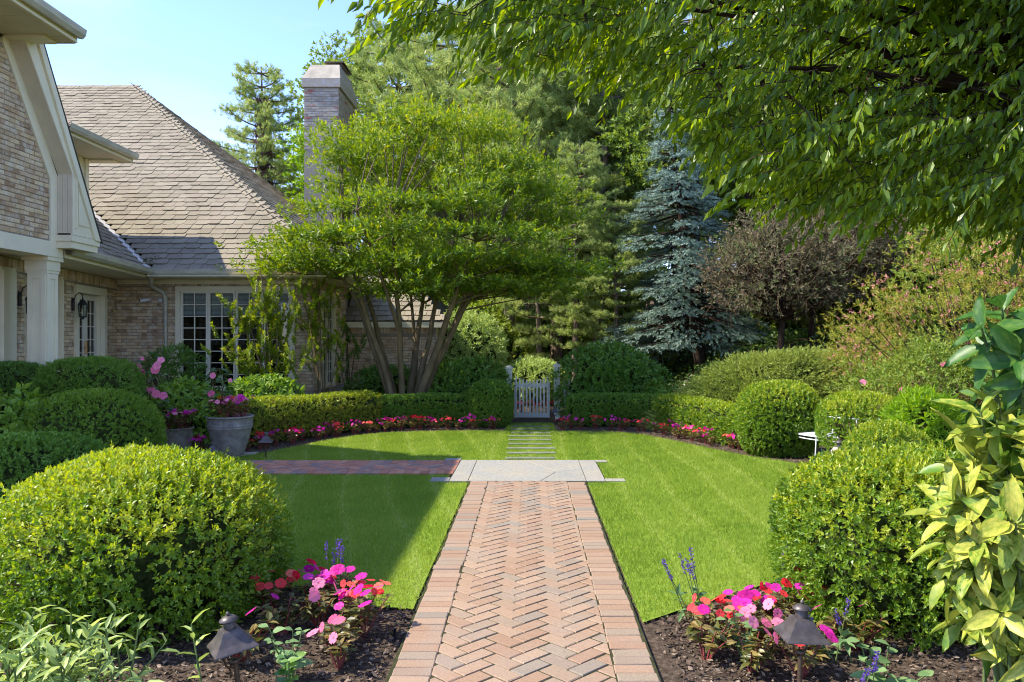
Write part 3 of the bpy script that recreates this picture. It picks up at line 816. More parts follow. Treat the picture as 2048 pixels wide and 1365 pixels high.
def brick_face(wall, o, u, n, width, z0, z1, openings=(), single=None, mat_o='brick_o', mat_a='brick_a', course=.0677, blen=.203, umax=None, soldier=None, u_off=0.0, limit=300):
    """running-bond bricks proud of a mortar wall; single(u, z) says which become objects of their own"""
    o = v3(o); u = v3(u); n = v3(n)
    P, Fq, me = ubrick(mat_o); joined = []; count = 0
    def put(uc, zc, L, H, vert=False):
        nonlocal count
        prj = rng.uniform(.011, .019); tilt = rng.normal(0, .008)
        c = o + u * uc; ctr = np.array([c[0], c[1], zc]) - n * 0.004
        Lx, Hx = (L, H)
        if single and count < limit and single(uc, zc):
            Mw = Matrix(((u[0] * Lx, n[0] * prj, 0, ctr[0]), (u[1] * Lx, n[1] * prj, 0, ctr[1]), (tilt * Lx * .3, 0, Hx, ctr[2]), (0, 0, 0, 1)))
            b = hobj('brick', me, wall, Mw); count += 1
        else:
            V = ctr + P[:, 0:1] * Lx * u + P[:, 1:2] * prj * n + P[:, 2:3] * Hx * np.array([0, 0, 1.0])
            joined.append((V, Fq, np.full(len(Fq), rng.random())))
    z = z0; k = 0
    while z + course <= z1 + 1e-6:
        zc = z + course / 2
        iv = [(0.0, width if umax is None else umax(zc))]
        for (a, b, c, d) in openings:
            if c - .01 < zc < d + .01:
                nv = []
                for (p, q) in iv:
                    if b <= p or a >= q: nv.append((p, q)); continue
                    if a > p: nv.append((p, a))
                    if b < q: nv.append((b, q))
                iv = nv
        step = blen + .0105
        for (p, q) in iv:
            s = (math.floor((p - u_off) / step) - 1) * step + (step / 2 if k % 2 else 0) + u_off
            while s < q:
                a = max(p, s) + .005; b = min(q, s + step) - .005
                if b - a > .035: put((a + b) / 2, zc + rng.normal(0, .0012), (b - a) * rng.uniform(.985, 1), (course - .011) * rng.uniform(.93, 1.04))
                s += step
        z += course; k += 1
    if soldier:
        for (a, b, zs, hs) in soldier:
            s = a
            while s + .06 < b:
                put(s + .034, zs + hs / 2, .057, hs - .012); s += .0677
    if joined: hpart('far_bricks', joined, mat_a, wall, 'stuff')

def wall_boxes(o, u, n, width, z0, z1, openings, th=.25):
    """wall of boxes round rectangular openings"""
    us = sorted(set([0, width] + [v for q in openings for v in q[:2]])); zs = sorted(set([z0, z1] + [v for q in openings for v in q[2:]]))
    o = np.array([o[0], o[1], 0.0]); u3 = np.array([u[0], u[1], 0]); n3 = np.array([n[0], n[1], 0]); parts = []
    for i in range(len(us) - 1):
        for j in range(len(zs) - 1):
            a, b, c, d = us[i], us[i + 1], zs[j], zs[j + 1]
            if any(a >= q[0] - 1e-6 and b <= q[1] + 1e-6 and c >= q[2] - 1e-6 and d <= q[3] + 1e-6 for q in openings): continue
            parts.append(obox(o + u3 * a + np.array([0, 0, c]) - n3 * th, u3 * (b - a), n3 * th, np.array([0, 0, d - c])))
    return parts

def v3(a, z=0): return np.array([a[0], a[1], z], float)

def window(label_name, o, u, n, u0, u1, z0, z1, cols, rows, nsash, blind=True, casing=.095):
    """casement window: frame, sashes, glazing bars, panes, blind"""
    o = v3(o); u = v3(u); n = v3(n); zz = np.array([0, 0, 1.0])
    pt = lambda a, z, d: o + u * a + zz * z + n * d
    ob = lambda a, b, c, d, d0, d1: obox(pt(a, c, d0), u * (b - a), n * (d1 - d0), zz * (d - c))
    fr = [ob(u0, u0 + casing, z0, z1, -.10, .035), ob(u1 - casing, u1, z0, z1, -.10, .035), ob(u0 + casing, u1 - casing, z1 - casing, z1, -.10, .035), ob(u0 + casing, u1 - casing, z0, z0 + .06, -.10, .05)]
    win = hpart(label_name, fr, 'cream')
    a0, a1 = u0 + casing, u1 - casing; sw = (a1 - a0) / nsash; gz0, gz1 = z0 + .06, z1 - casing
    pane_me = None
    for k in range(nsash):
        s0, s1 = a0 + k * sw, a0 + (k + 1) * sw; st = .045
        sash = [ob(s0 + .004, s0 + st, gz0, gz1, -.06, .0), ob(s1 - st, s1 - .004, gz0, gz1, -.06, .0), ob(s0 + st, s1 - st, gz1 - st, gz1, -.06, .0), ob(s0 + st, s1 - st, gz0, gz0 + st, -.06, .0)]
        hpart('sash', sash, 'sash', win)
        p0, p1, q0, q1 = s0 + st, s1 - st, gz0 + st, gz1 - st
        cw = (p1 - p0) / cols; rh = (q1 - q0) / rows
        bars = [ob(p0 + i * cw - .009, p0 + i * cw + .009, q0, q1, -.05, -.012) for i in range(1, cols)]
        bars += [ob(p0 + i * cw + (.009 if i else 0), p0 + (i + 1) * cw - (.009 if i < cols - 1 else 0), q0 + j * rh - .009, q0 + j * rh + .009, -.050, -.013) for j in range(1, rows) for i in range(cols)]
        hpart('glazing_bars', bars, 'sash', win)
        if pane_me is None:
            V, F, _ = box(-.5, .5, -.5, .5, -.5, .5); pane_me = mesh_of('pane', [(V, F, None)], 'glass')
        for i in range(cols):
            for j in range(rows):
                c = pt(p0 + (i + .5) * cw, q0 + (j + .5) * rh, -.032); tl = rng.normal(0, .004)
                Mw = Matrix(((u[0] * cw * .96, n[0] * .005, 0, c[0]), (u[1] * cw * .96, n[1] * .005, 0, c[1]), (0, tl * .005, rh * .96, c[2]), (0, 0, 0, 1)))
                hobj('pane', pane_me, win, Mw)
        if blind:
            nb = int((q1 - q0) * .25 / .026)
            hpart('blind', [obox(pt(p0, q1 - .02 - i * .026, -.085), u * (p1 - p0), n * .006, zz * .021) for i in range(nb)], 'blind', win)
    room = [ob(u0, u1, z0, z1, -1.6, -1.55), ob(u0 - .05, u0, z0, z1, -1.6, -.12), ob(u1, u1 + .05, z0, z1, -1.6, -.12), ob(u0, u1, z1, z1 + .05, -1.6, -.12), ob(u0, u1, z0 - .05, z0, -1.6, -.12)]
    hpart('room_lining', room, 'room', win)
    return win

FL = .66; SOF = EYE + 1.23; EAVE = EYE + 1.36
# wing: front wall
wf_o, wf_u, wf_n = (-8.63, 16.6), (1, 0), (0, -1)
wf_open = [(1.24, 3.72, .60, 2.78)]
wf = hpart('front_wall', wall_boxes(wf_o, wf_u, wf_n, 4.09, 0, SOF, wf_open), 'mortar')
brick_face(wf, wf_o, wf_u, wf_n, 4.09, .60, 2.78, wf_open, lambda a, z: (a < 1.24 and z > 1.15) or (a > 3.7 and z > 1.1), soldier=[(0, 4.09, 2.785, .145)])
window('window', wf_o, wf_u, wf_n, 1.24, 3.72, .60, 2.78, 2, 8, 4)
# wing: right side wall
ws_o, ws_u, ws_n = (-4.54, 16.6), (0, 1), (1, 0)
ws_open = [(.58, 1.82, .60, 2.74)]
ws = hpart('side_wall', wall_boxes((ws_o[0], ws_o[1] + .25), ws_u, ws_n, 2.95, 0, SOF, [(.33, 1.57, .60, 2.74)]), 'mortar')
brick_face(ws, (ws_o[0], ws_o[1]), ws_u, ws_n, 3.0, .60, 2.74, ws_open, soldier=[(0, 3.0, 2.75, .17)])
window('window', (ws_o[0], ws_o[1]), ws_u, ws_n, .58, 1.82, .60, 2.74, 2, 8, 2, False)
# angled porch wall
dv = np.array([.163, -.9866]); dn = np.array([.9866, .163])
pw_o = (-8.63 + .002, 16.6)
pw_open = [(.68, 2.22, FL, 2.68), (3.19, 4.15, FL, 2.68)]
pw = hpart('porch_wall', wall_boxes(pw_o, dv, dn, 7.2, 0, SOF, pw_open), 'mortar')
brick_face(pw, pw_o, dv, dn, 7.2, .60, 2.72, pw_open, lambda a, z: z > 1.2 and (a < .68 or 2.2 < a < 3.2), soldier=[(0, 7.2, 2.725, .195)])
def french_door(u0, u1):
    o = v3(pw_o); u = v3(dv); n = v3(dn); zz = np.array([0, 0, 1.0])
    ob = lambda a, b, c, d, d0, d1: obox(o + u * a + zz * c + n * d0, u * (b - a), n * (d1 - d0), zz * (d - c))
    z0, z1 = FL, 2.68
    door = hpart('door', [ob(u0, u0 + .14, z0, z1, -.14, .05), ob(u1 - .14, u1, z0, z1, -.14, .05), ob(u0 + .14, u1 - .14, z1 - .14, z1, -.14, .05),
                          ob(u0 + .14, u0 + .19, z0, z1 - .14, -.16, -.02), ob(u1 - .19, u1 - .14, z0, z1 - .14, -.16, -.02)], 'cream')
    a0, a1 = u0 + .19, u1 - .19; mid = (a0 + a1) / 2; top = z1 - .15
    V, F, _ = box(-.5, .5, -.5, .5, -.5, .5); pm = mesh_of('pane', [(V, F, None)], 'glass')
    for (p, q) in ((a0, mid - .004), (mid + .004, a1)):
        st = .10
        leaf = [ob(p, p + st, z0 + .02, top, -.12, -.08), ob(q - st, q, z0 + .02, top, -.12, -.08), ob(p + st, q - st, top - st, top, -.12, -.08), ob(p + st, q - st, z0 + .02, z0 + .26, -.12, -.08)]
        g0, g1, h0, h1 = p + st, q - st, z0 + .26, top - st; rows = 6; cols = 2; cw = (g1 - g0) / cols; rh = (h1 - h0) / rows
        leaf += [ob(g0 + i * cw - .008, g0 + i * cw + .008, h0, h1, -.115, -.085) for i in range(1, cols)]
        leaf += [ob(g0 + i * cw + (.008 if i else 0), g0 + (i + 1) * cw - (.008 if i < cols - 1 else 0), h0 + j * rh - .008, h0 + j * rh + .008, -.114, -.086) for j in range(1, rows) for i in range(cols)]
        hpart('door_leaf', leaf, 'sash', door)
        for i in range(cols):
            for j in range(rows):
                c = o + u * (g0 + (i + .5) * cw) + zz * (h0 + (j + .5) * rh) - n * .1
                hobj('pane', pm, door, Matrix(((u[0] * cw * .97, n[0] * .005, 0, c[0]), (u[1] * cw * .97, n[1] * .005, 0, c[1]), (0, 0, rh * .97, c[2]), (0, 0, 0, 1))))
    for s in (-1, 1):
        c = o + u * (mid + s * .05) + zz * 1.52 - n * .075
        hpart('handle', [tube([c + zz * -.13, c + zz * .13], .014, 6), tube([c + n * .03, c + n * .03 + u * s * .10], .010, 6), tube([c, c + n * .03], .010, 6)], 'brass', door)
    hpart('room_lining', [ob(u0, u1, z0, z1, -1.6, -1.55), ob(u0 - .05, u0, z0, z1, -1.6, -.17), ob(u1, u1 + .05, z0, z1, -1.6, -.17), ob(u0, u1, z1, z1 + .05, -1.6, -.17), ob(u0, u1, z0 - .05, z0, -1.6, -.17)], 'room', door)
french_door(.68, 2.22); french_door(3.19, 4.15)
o3, u3_, n3_ = v3(pw_o), v3(dv), v3(dn)
for (a, b) in ((2.83, 2.93), (4.56, 5.0)):
    hpart('pilaster', [obox(o3 + u3_ * a + np.array([0, 0, FL]), u3_ * (b - a), n3_ * .06, np.array([0, 0, 2.1])), obox(o3 + u3_ * (a + .02) + np.array([0, 0, FL]) + n3_ * .061, u3_ * (b - a - .04), n3_ * .02, np.array([0, 0, 2.05]))], 'cream')
hpart('porch_floor', [box(-12, -6.95, 5.0, 12.4, 0, FL), obox((-12, 12.4, 0), (4.9, 0, 0), (0, 4.0, 0), (0, 0, FL - .004))], 'concrete')

# low back wing right of the window bay
bw_o = (-4.5, 19.62)
bw = hpart('back_wall', wall_boxes(bw_o, (1, 0), (0, -1), 2.15, 0, 2.0, []), 'mortar')
brick_face(bw, bw_o, (1, 0), (0, -1), 2.15, .45, 1.80, soldier=[(0, 2.15, 1.81, .19)])
hpart('back_wall_end', wall_boxes((-2.352, 19.64), (0, 1), (1, 0), 4, 0, 2.0, []), 'brick_a')
hpart('fascia', [box(-4.5, -2.1, 19.28, 19.40, 1.96, 2.10), box(-2.2, -2.08, 19.402, 23.5, 1.96, 2.10)], 'cream')

# roofs
TH = math.atan2(6.16, 7.8); CT, ST = math.cos(TH), math.sin(TH)
def shingle_shape(w=.268, L=.27, t=.017):
    # local x along the row, y up the slope, z off the roof; one lower corner nipped off
    pl = [(-w / 2 + .004, .012), (-w / 2 + .02, 0), (w / 2 - .045, 0), (w / 2 - .006, .035), (w / 2 - .004, L), (-w / 2 + .004, L)]
    n = len(pl); V = []
    for (x, y) in pl: V.append((x, y, .002 + .020 * (1 - y / L)))
    for (x, y) in pl: V.append((x, y, .002 + .020 * (1 - y / L) + t))
    V = np.array(V); Q = [(i, (i + 1) % n, n + (i + 1) % n, n + i) for i in range(n)] + [(6, 7, 8, 9), (6, 9, 10, 11)]
    return V, np.array(Q)
SHV, SHQ = shingle_shape()
SHM = mesh_of('shingle', [(SHV, SHQ, None)], 'shingle_o')
def roof_rows(roof, e0, g, q, urange, s1, singles, exposure=.2):
    """courses of shingles: e0 eave origin, g along the eave, q horizontal direction up the slope; urange(s)->(u0,u1)"""
    e0 = np.array(e0, float); g = v3(g); q = v3(q); up = q * CT + np.array([0, 0, ST]); nrm = np.cross(g, up)
    if nrm[2] < 0: nrm = -nrm
    joined = []; cnt = 0; s = 0.0; k = 0
    while s < s1:
        a, b = urange(s)
        u = a
        while u < b - .03:
            w = rng.uniform(.85, 1.15)
            if u == a: w *= rng.uniform(.4, 1)
            w = min(w, (b - u) / .268); uc = u + .134 * w
            if True:
                p = e0 + g * uc + up * (s + rng.normal(0, .006)) + nrm * .004
                lift = rng.uniform(.9, 1.35)
                if cnt < singles:
                    Mw = Matrix(((g[0] * w, up[0], nrm[0] * lift, p[0]), (g[1] * w, up[1], nrm[1] * lift, p[1]), (g[2] * w, up[2], nrm[2] * lift, p[2]), (0, 0, 0, 1)))
                    hobj('shingle', SHM, roof, Mw); cnt += 1
                else:
                    V = p + SHV[:, 0:1] * w * g + SHV[:, 1:2] * up + SHV[:, 2:3] * lift * nrm
                    joined.append((V, SHQ, np.full(len(SHQ), rng.random())))
            u += .268 * w
        s += exposure; k += 1
    if joined: hpart('far_shingles', joined, 'shingle_a', roof, 'stuff')

EX = -4.04; EY = 16.1; VX = -7.72; D = 7.8
rz = EAVE + D * ST / CT
def quad(*p): return (np.array(p, float) - [0, 0, .02], np.array([list(range(len(p)))]), None)
G0 = np.array([-7.045, 12.06, EAVE]); gd = unit(np.array([-.72, 4.3])); qd = np.array([-gd[1], gd[0]])
VS = -qd[0] / (1 - qd[1])                                     # valley: y rises VS for every metre left
wr = hpart('wing_roof', [quad((EX, EY, EAVE), (VX, EY, EAVE), (VX - D / VS, EY + D, rz), (EX - D, EY + D, rz)), (np.array([(EX, EY, EAVE), (EX - D, EY + D, rz), (EX - D, EY + D + 2, rz), (EX, EY + 2 * D + 2, EAVE)]), np.array([[0, 1, 2, 3]]), None)], 'roof_under')
roof_rows(wr, (0, EY, EAVE), (1, 0), (0, 1), lambda s: (VX - s * CT / VS + .03, EX - s * CT), D / CT, 300)
wr2 = hpart('hip_slope', [quad((EX, EY + .3, EAVE - .05), (EX, EY + 1.3, EAVE - .05), (EX - .5, EY + 1.3, EAVE + .3))], 'roof_under')
roof_rows(wr2, (EX, EY, EAVE), (0, 1), (-1, 0), lambda s: (s * CT + .02, 2 * D + 1 - s * CT), D / CT, 0, .24)
hv = unit(np.array([-1, 1, ST / CT])); hn = unit(np.array([0, 0, 1]) - hv * hv[2]); hs_ = np.cross(hv, hn)
HC = mesh_of('hip_cap', [(np.array([(-.13, 0, -.075), (0, 0, .02), (.13, 0, -.075), (-.13, .27, -.10), (0, .27, -.005), (.13, .27, -.10), (-.13, 0, -.095), (0, 0, 0), (.13, 0, -.095)]), np.array([(0, 1, 4, 3), (1, 2, 5, 4), (6, 7, 1, 0), (7, 8, 2, 1)]), None)], 'shingle_o')
hipL = D * math.sqrt(2 + (ST / CT) ** 2); k = 0.0
while k < hipL - .1:
    p = np.array([EX, EY, EAVE + .085]) + hv * k
    hobj('hip_cap', HC, wr, Matrix(((hs_[0], hv[0], hn[0], p[0]), (hs_[1], hv[1], hn[1], p[1]), (hs_[2], hv[2], hn[2], p[2]), (0, 0, 0, 1)))); k += .235
for i in range(16):
    p = (EX - D - .24 * i, EY + D, rz + .03)
    hobj('ridge_cap', HC, wr, Matrix(((0, -1, 0, p[0]), (1, 0, 0, p[1]), (0, 0, 1, p[2]), (0, 0, 0, 1))))
def pr_range(s):
    # end where this slope meets the wing roof's valley
    p0 = G0[:2] + qd * s * CT
    u1 = (EY + VS * (VX - p0[0]) - p0[1]) / (gd[1] + VS * gd[0]) - .03
    return 0.0, u1
pr = hpart('porch_roof', [quad(tuple(G0), tuple(np.r_[G0[:2] + gd * 4.10, EAVE]), (VX - 4 / VS, EY + 4, EAVE + 4 * ST / CT), tuple(np.r_[G0[:2] + qd * 4, EAVE + 4 * ST / CT]))], 'roof_under')
roof_rows(pr, G0, gd, qd, pr_range, 4.6, 190)
vv = unit(np.array([-1, VS, VS * ST / CT])); vs_ = unit(np.cross(vv, [0, 0, 1]))
hpart('valley_flashing', [obox(np.array([VX, EY, EAVE + .055]) - vs_ * .07, vv * 7.5, vs_ * .14, np.array([0, 0, .012]))], 'flash')

# eaves: soffit, fascia, gutters, downspout
def gutter(pts, name='gutter'):
    """half-round gutter swept along the eave: outer lip, trough"""
    parts = []
    for a, b in zip(pts[:-1], pts[1:]):
        a = np.array(a, float); b = np.array(b, float); d = unit(b - a); s = unit(np.cross(d, [0, 0, 1])); L = b - a
        prof = [(.0, .0), (.0, -.05), (.02, -.10), (.07, -.11), (.11, -.07), (.12, .0), (.13, .004), (.13, -.01), (.118, -.075), (.075, -.122), (.015, -.112), (-.004, -.05), (-.004, 0)]
        V = np.array([p + s * x + np.array([0, 0, z]) for p in (a, b) for x, z in prof]); n = len(prof)
        F = np.array([(i, (i + 1) % n, n + (i + 1) % n, n + i) for i in range(n)]); parts.append((V, F, None))
    return hpart(name, parts, 'gutter')
gutter([(VX + .05, EY - .02, EAVE + .03), (EX + .02, EY - .02, EAVE + .03)])
gutter([(G0[0], G0[1], EAVE + .03), (VX + .02, EY - .04, EAVE + .03)])
gutter([(EX + .02, EY, EAVE + .03), (EX + .02, EY + 10, EAVE + .03)])
hpart('soffit', [box(-8.75, EX - .03, EY - .25, 16.62, SOF + .002, SOF + .022), box(-4.58, EX - .02, 16.625, 26, SOF, SOF + .021)], 'cream')
sl = [np.array([*(G0[:2] + qd * .03), SOF - .004]), np.array([*(G0[:2] + gd * 4.25 + qd * .03), SOF - .004])]
hpart('soffit', [obox(sl[0], sl[1] - sl[0], v3(qd) * 1.55, (0, 0, .018))], 'cream')
hpart('fascia', [box(VX, EX - .02, EY + .0, EY + .025, SOF - .01, EAVE - .03), box(EX - .025, EX, EY + .03, 26, SOF - .01, EAVE - .03), obox(np.r_[G0[:2], SOF - .01], v3(gd) * 4.09, v3(qd) * .025, (0, 0, EAVE - .03 - SOF + .01))], 'cream')
hpart('frieze_board', [box(-8.6, -4.5, 16.565, 16.575, SOF - .10, SOF - .002)], 'cream')
gp = np.array([-7.62, 16.02, EAVE - .06])
wx = X(330, 16.5)
hpart('downspout', [tube([gp, gp + (0, 0, -.10), (wx - .25, 16.40, 2.78), (wx - .05, 16.50, 2.66), (wx, 16.52, 2.55), (wx, 16.52, .3)], .048, 8), tube([(wx, 16.52, 2.42), (wx, 16.52, 2.40)], .058, 8)], 'gutter', None, None, True)

# gable block over the porch: beam, column, brick gable, steep shingled edge with deep cream rake
GXW = -7.05
gw_max = lambda z: (11.66 if z < 4.02 else 11.66 - (z - 4.02) * .644) - 8.0
gpl = [(8.0, 3.12), (11.66, 3.12), (11.66, 4.02), (10.62, 5.64), (8.0, 5.64)]
def plate(pl, x0, x1):
    n = len(pl); V = np.array([(x0, y, z) for y, z in pl] + [(x1, y, z) for y, z in pl])
    F4 = np.array([(i, (i + 1) % n, n + (i + 1) % n, n + i) for i in range(n)])
    return [(V, F4, None), (V, np.array([list(range(n))]), None), (V, np.array([list(range(n, 2 * n))]), None)]
gwall = hpart('gable_wall', plate(gpl, GXW - .25, GXW), 'mortar')
brick_face(gwall, (GXW, 8.0), (0, 1), (1, 0), 3.66, 3.14, 5.62, (), lambda a, z: a > 2.35, umax=gw_max)
hpart('rake_trim', plate([(11.66, 3.12), (11.83, 3.12), (11.83, 4.10), (10.78, 5.76), (10.60, 5.76), (10.60, 5.66), (11.655, 4.02)], GXW - .02, GXW + .028), 'cream')
XO = -6.80
hpart('rake_fascia', plate([(11.83, 3.24), (12.50, 3.24), (11.02, 5.78), (10.69, 5.78), (11.83, 4.14)], XO - .03, XO), 'cream')
hpart('rake_molding', plate([(12.40, 3.22), (12.54, 3.22), (11.07, 5.78), (10.95, 5.78)], XO + .001, XO + .035) + plate([(11.90, 3.35), (11.94, 3.35), (11.94, 4.06), (11.90, 4.10)], XO + .001, XO + .018) + plate([(11.97, 3.40), (12.28, 3.40), (11.97, 3.92)], XO + .001, XO + .014), 'cream')
bead = []
for i in range(6):
    x0 = GXW + .03 + i * .037
    bead += plate([(11.825, 3.26), (11.845 , 3.26), (11.845, 4.15), (11.825, 4.13)], x0, x0 + .033)
    bead += plate([(11.83, 4.13), (11.85, 4.15), (10.71, 5.78), (10.67, 5.78)], x0, x0 + .033)
hpart('rake_soffit', bead, 'cream_bead')
hpart('rake_return', [box(GXW, XO + .012, 11.79, 12.55, 3.14, 3.232), box(GXW + .02, XO - .01, 11.81, 12.53, 3.04, 3.139)], 'cream')
hpart('mansard_slope', plate([(12.56, 3.20), (12.62, 3.20), (11.08, 5.84), (11.03, 5.82)], -9.4, XO + .03), 'roof_under')
hpart('beam', [box(-7.36, GXW + .03, 5.0, 11.96, 2.90, 3.12)], 'cream')
hpart('porch_ceiling', [box(-11.5, -7.37, 5.0, 12.2, 2.935, 2.96)], 'cream_bead')
cx0, cx1, cy0, cy1 = -7.36, -7.09, 11.66, 11.93
colm = hpart('column', [box(cx0, cx1, cy0, cy1, FL, 2.70)], 'cream')
hpart('capital', [box(cx0 - .03, cx1 + .03, cy0 - .03, cy1 + .03, 2.70, 2.84), box(cx0 - .06, cx1 + .06, cy0 - .06, cy1 + .06, 2.841, 2.898), box(cx0 - .02, cx1 + .02, cy0 - .02, cy1 + .02, 2.655, 2.699)], 'cream', colm)
hpart('plinth', [box(cx0 - .035, cx1 + .035, cy0 - .035, cy1 + .035, FL, FL + .24), box(cx0 - .02, cx1 + .02, cy0 - .02, cy1 + .02, FL + .241, FL + .27)], 'cream', colm)
def frame_on(x0, x1, z0, z1, t, y): return [box(x0, x0 + t, y - .016, y - .002, z0, z1), box(x1 - t, x1, y - .016, y - .002, z0, z1), box(x0 + t, x1 - t, y - .016, y - .002, z1 - t, z1), box(x0 + t, x1 - t, y - .016, y - .002, z0, z0 + t)]
hpart('panel_molding', frame_on(cx0 + .002, cx1 - .002, FL + .275, 2.65, .07, cy0) + [box(cx1 + .002, cx1 + .016, cy0 + .002, cy0 + .07, FL + .275, 2.65), box(cx1 + .002, cx1 + .016, cy1 - .07, cy1 - .002, FL + .275, 2.65), box(cx1 + .002, cx1 + .016, cy0 + .07, cy1 - .07, 2.58, 2.65), box(cx1 + .002, cx1 + .016, cy0 + .07, cy1 - .07, FL + .275, FL + .345)], 'cream', colm)
# upper storey eaves
def upper_roof(x_e, y0, y1, z, xb, slope):
    hpart('upper_soffit', [box(xb, x_e, y0 + i * .1, min(y1, y0 + i * .1 + .094), z - .02, z) for i in range(int((y1 - y0) / .1) + 1) if y0 + i * .1 < y1 - .02], 'cream_bead')
    hpart('upper_fascia', [box(x_e - .02, x_e + .02, y0, y1, z - .03, z + .12), box(xb, x_e - .022, y1 + .001, y1 + .03, z - .03, z + .12), box(xb, x_e - .25, y1 - .30, y1 - .02, z - .055, z - .021)], 'cream')
    gutter([(x_e + .02, y1, z + .14), (x_e + .02, y0, z + .14)][::-1])
    n = [(x_e - .01, z + .13), (x_e - .01, z + .17), (xb, z + .17 + slope * (x_e - xb)), (xb, z + .13)]
    V = np.array([(x, y, zz) for y in (y0, y1) for x, zz in n])
    hpart('upper_roof', [(V, np.array([(0, 1, 2, 3), (4, 7, 6, 5), (0, 4, 5, 1), (1, 5, 6, 2), (2, 6, 7, 3), (3, 7, 4, 0)]), None)], 'shingle_a')
upper_roof(-6.22, 4.9, 10.9, 5.77, -12.0, .45)
upper_roof(-8.45, 14.4, 16.9, 5.46, -13.0, .38)
hpart('upper_wall', [box(-12, -7.4, 5.0, 10.7, 2.97, 5.74), box(-13, -9.26, 10.6, 16.6, 3.0, 5.44)], 'cream')
hpart('siding', [obox((-9.255, 10.7, 3.3 + i * .14), (0, 5.9, 0), (.022, 0, .0), (-.014, 0, .138)) for i in range(15)] + [box(-9.262, -9.21, 16.5, 16.62, 3.3, 5.43)], 'cream')
# debris in the valley
n_ = 120
P_ = np.c_[rng.normal(-7.80, .12, n_), rng.normal(16.30, .09, n_), np.zeros(n_)]; P_[:, 2] = EAVE + .04 + np.maximum(0, P_[:, 1] - 16.1) * .8
tag(build('leaf_litter', [inst(LEAF[0], LEAF[1], P_, rng.normal(size=(n_, 3)) * [1, 1, .3], rng.normal(size=(n_, 3)) + [0, 0, 1.5], np.stack([np.full(n_, .07), np.full(n_, .03), np.full(n_, .05)], 1), rng.random(n_))], 'brown'), 'dry brown leaf litter caught in the roof valley', 'leaf litter', kind='stuff')
# low roof of the back wing
lr = hpart('low_roof', [quad((-4.5, 19.3, 2.10), (-2.05, 19.3, 2.10), (-2.95, 20.8, 3.15), (-4.5, 20.8, 3.15)), quad((-2.05, 19.3, 2.10), (-2.05, 24, 2.10), (-2.95, 24, 3.15), (-2.95, 20.8, 3.15))], 'roof_under')
roof_rows(lr, (-4.5, 19.3, 2.10), (1, 0), (0, 1), lambda s: (0, 2.4 - s * CT * .75), 1.75, 60)
# chimney
ch = hpart('chimney', [box(-6.82, -5.78, 24.0, 26.2, 0.0, 9.32)], 'mortar')
brick_face(ch, (-6.82, 24.0), (1, 0), (0, -1), 1.04, 7.4, 9.24, (), lambda a, z: True, 'chim_brick', 'brick_a', .075, .215, limit=220)
M['chim_a'] = masonry('chimney_brick_joined', CHB, 'attr', (0.46, 0.44, 0.44), 0.50, 0.75, 7.0)
brick_face(ch, (-5.78, 24.0), (0, 1), (1, 0), 2.2, 7.0, 9.24, (), None, 'chim_brick', 'chim_a', .075, .215)
hpart('corbel', [box(-6.88, -5.72, 23.94, 26.26, 9.26, 9.52)], 'chim_brick', ch)
cv = np.array([(-6.88, 23.94, 9.523), (-5.72, 23.94, 9.523), (-5.72, 26.26, 9.523), (-6.88, 26.26, 9.523), (-6.70, 24.35, 10.06), (-5.84, 24.35, 10.06), (-5.84, 25.9, 10.06), (-6.70, 25.9, 10.06)])
hpart('chimney_cap', [(cv, np.array([(0, 1, 5, 4), (1, 2, 6, 5), (2, 3, 7, 6), (3, 0, 4, 7), (4, 5, 6, 7)]), None)], 'concrete', ch)
hpart('flue_screen', [box(-6.30 + .045 * i, -6.28 + .045 * i, 24.62, 24.64, 10.06, 10.20) for i in range(11)] + [box(-5.82 , -5.80, 24.66 + .07 * i, 24.69 + .07 * i, 10.06, 10.20) for i in range(13)] + [box(-6.36, -5.76, 24.56, 25.7, 10.201, 10.235)], 'bronze', ch)

# ------------------------------------------------------------------ clipped bushes and hedges
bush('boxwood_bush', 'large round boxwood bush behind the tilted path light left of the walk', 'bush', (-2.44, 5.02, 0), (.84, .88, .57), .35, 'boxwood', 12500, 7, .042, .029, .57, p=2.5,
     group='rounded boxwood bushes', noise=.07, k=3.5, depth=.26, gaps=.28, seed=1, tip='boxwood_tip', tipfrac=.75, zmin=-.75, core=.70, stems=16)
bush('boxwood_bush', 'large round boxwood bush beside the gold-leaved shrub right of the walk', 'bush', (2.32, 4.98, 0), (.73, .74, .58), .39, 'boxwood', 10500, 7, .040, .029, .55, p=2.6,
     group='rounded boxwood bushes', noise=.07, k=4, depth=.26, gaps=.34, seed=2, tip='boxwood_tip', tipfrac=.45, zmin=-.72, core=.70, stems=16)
bush('boxwood_bush', 'smooth dome-shaped boxwood bush in front of the porch column', 'bush', (X(186, 9.4), 9.4, 0), (.73, .72, .61), .45, 'boxwood', 7200, 7, .035, .026, .55, p=2.5, group='rounded boxwood bushes', noise=.03, seed=3, core=.86)
bush('boxwood_bush', 'low shaded boxwood bush at the left edge behind the big sunny one', 'bush', (X(62, 7.1), 7.1, 0), (.66, .62, .46), .35, 'yew', 5200, 7, .035, .031, .5, p=2.6, group='rounded boxwood bushes', noise=.04, seed=4, core=.86)
bush('boxwood_ball', 'clipped boxwood ball standing left of the picket gate', 'bush', (X(981, 15.45), 15.45, 0), (.405, .40, .44), .42, 'yew', 4200, 6, .035, .034, .55, p=3.0, group='rounded boxwood bushes', noise=.02, seed=5, core=.9)
bush('boxwood_ball', 'sunny clipped boxwood ball beside the white bench at the lawn edge', 'bush', (X(1557, 11.75), 11.75, 0), (.57, .56, .55), .48, 'boxwood', 5800, 7, .038, .032, .55, p=2.7, group='rounded boxwood bushes', noise=.035, seed=6, tip='boxwood_tip', tipfrac=.5, core=.85)
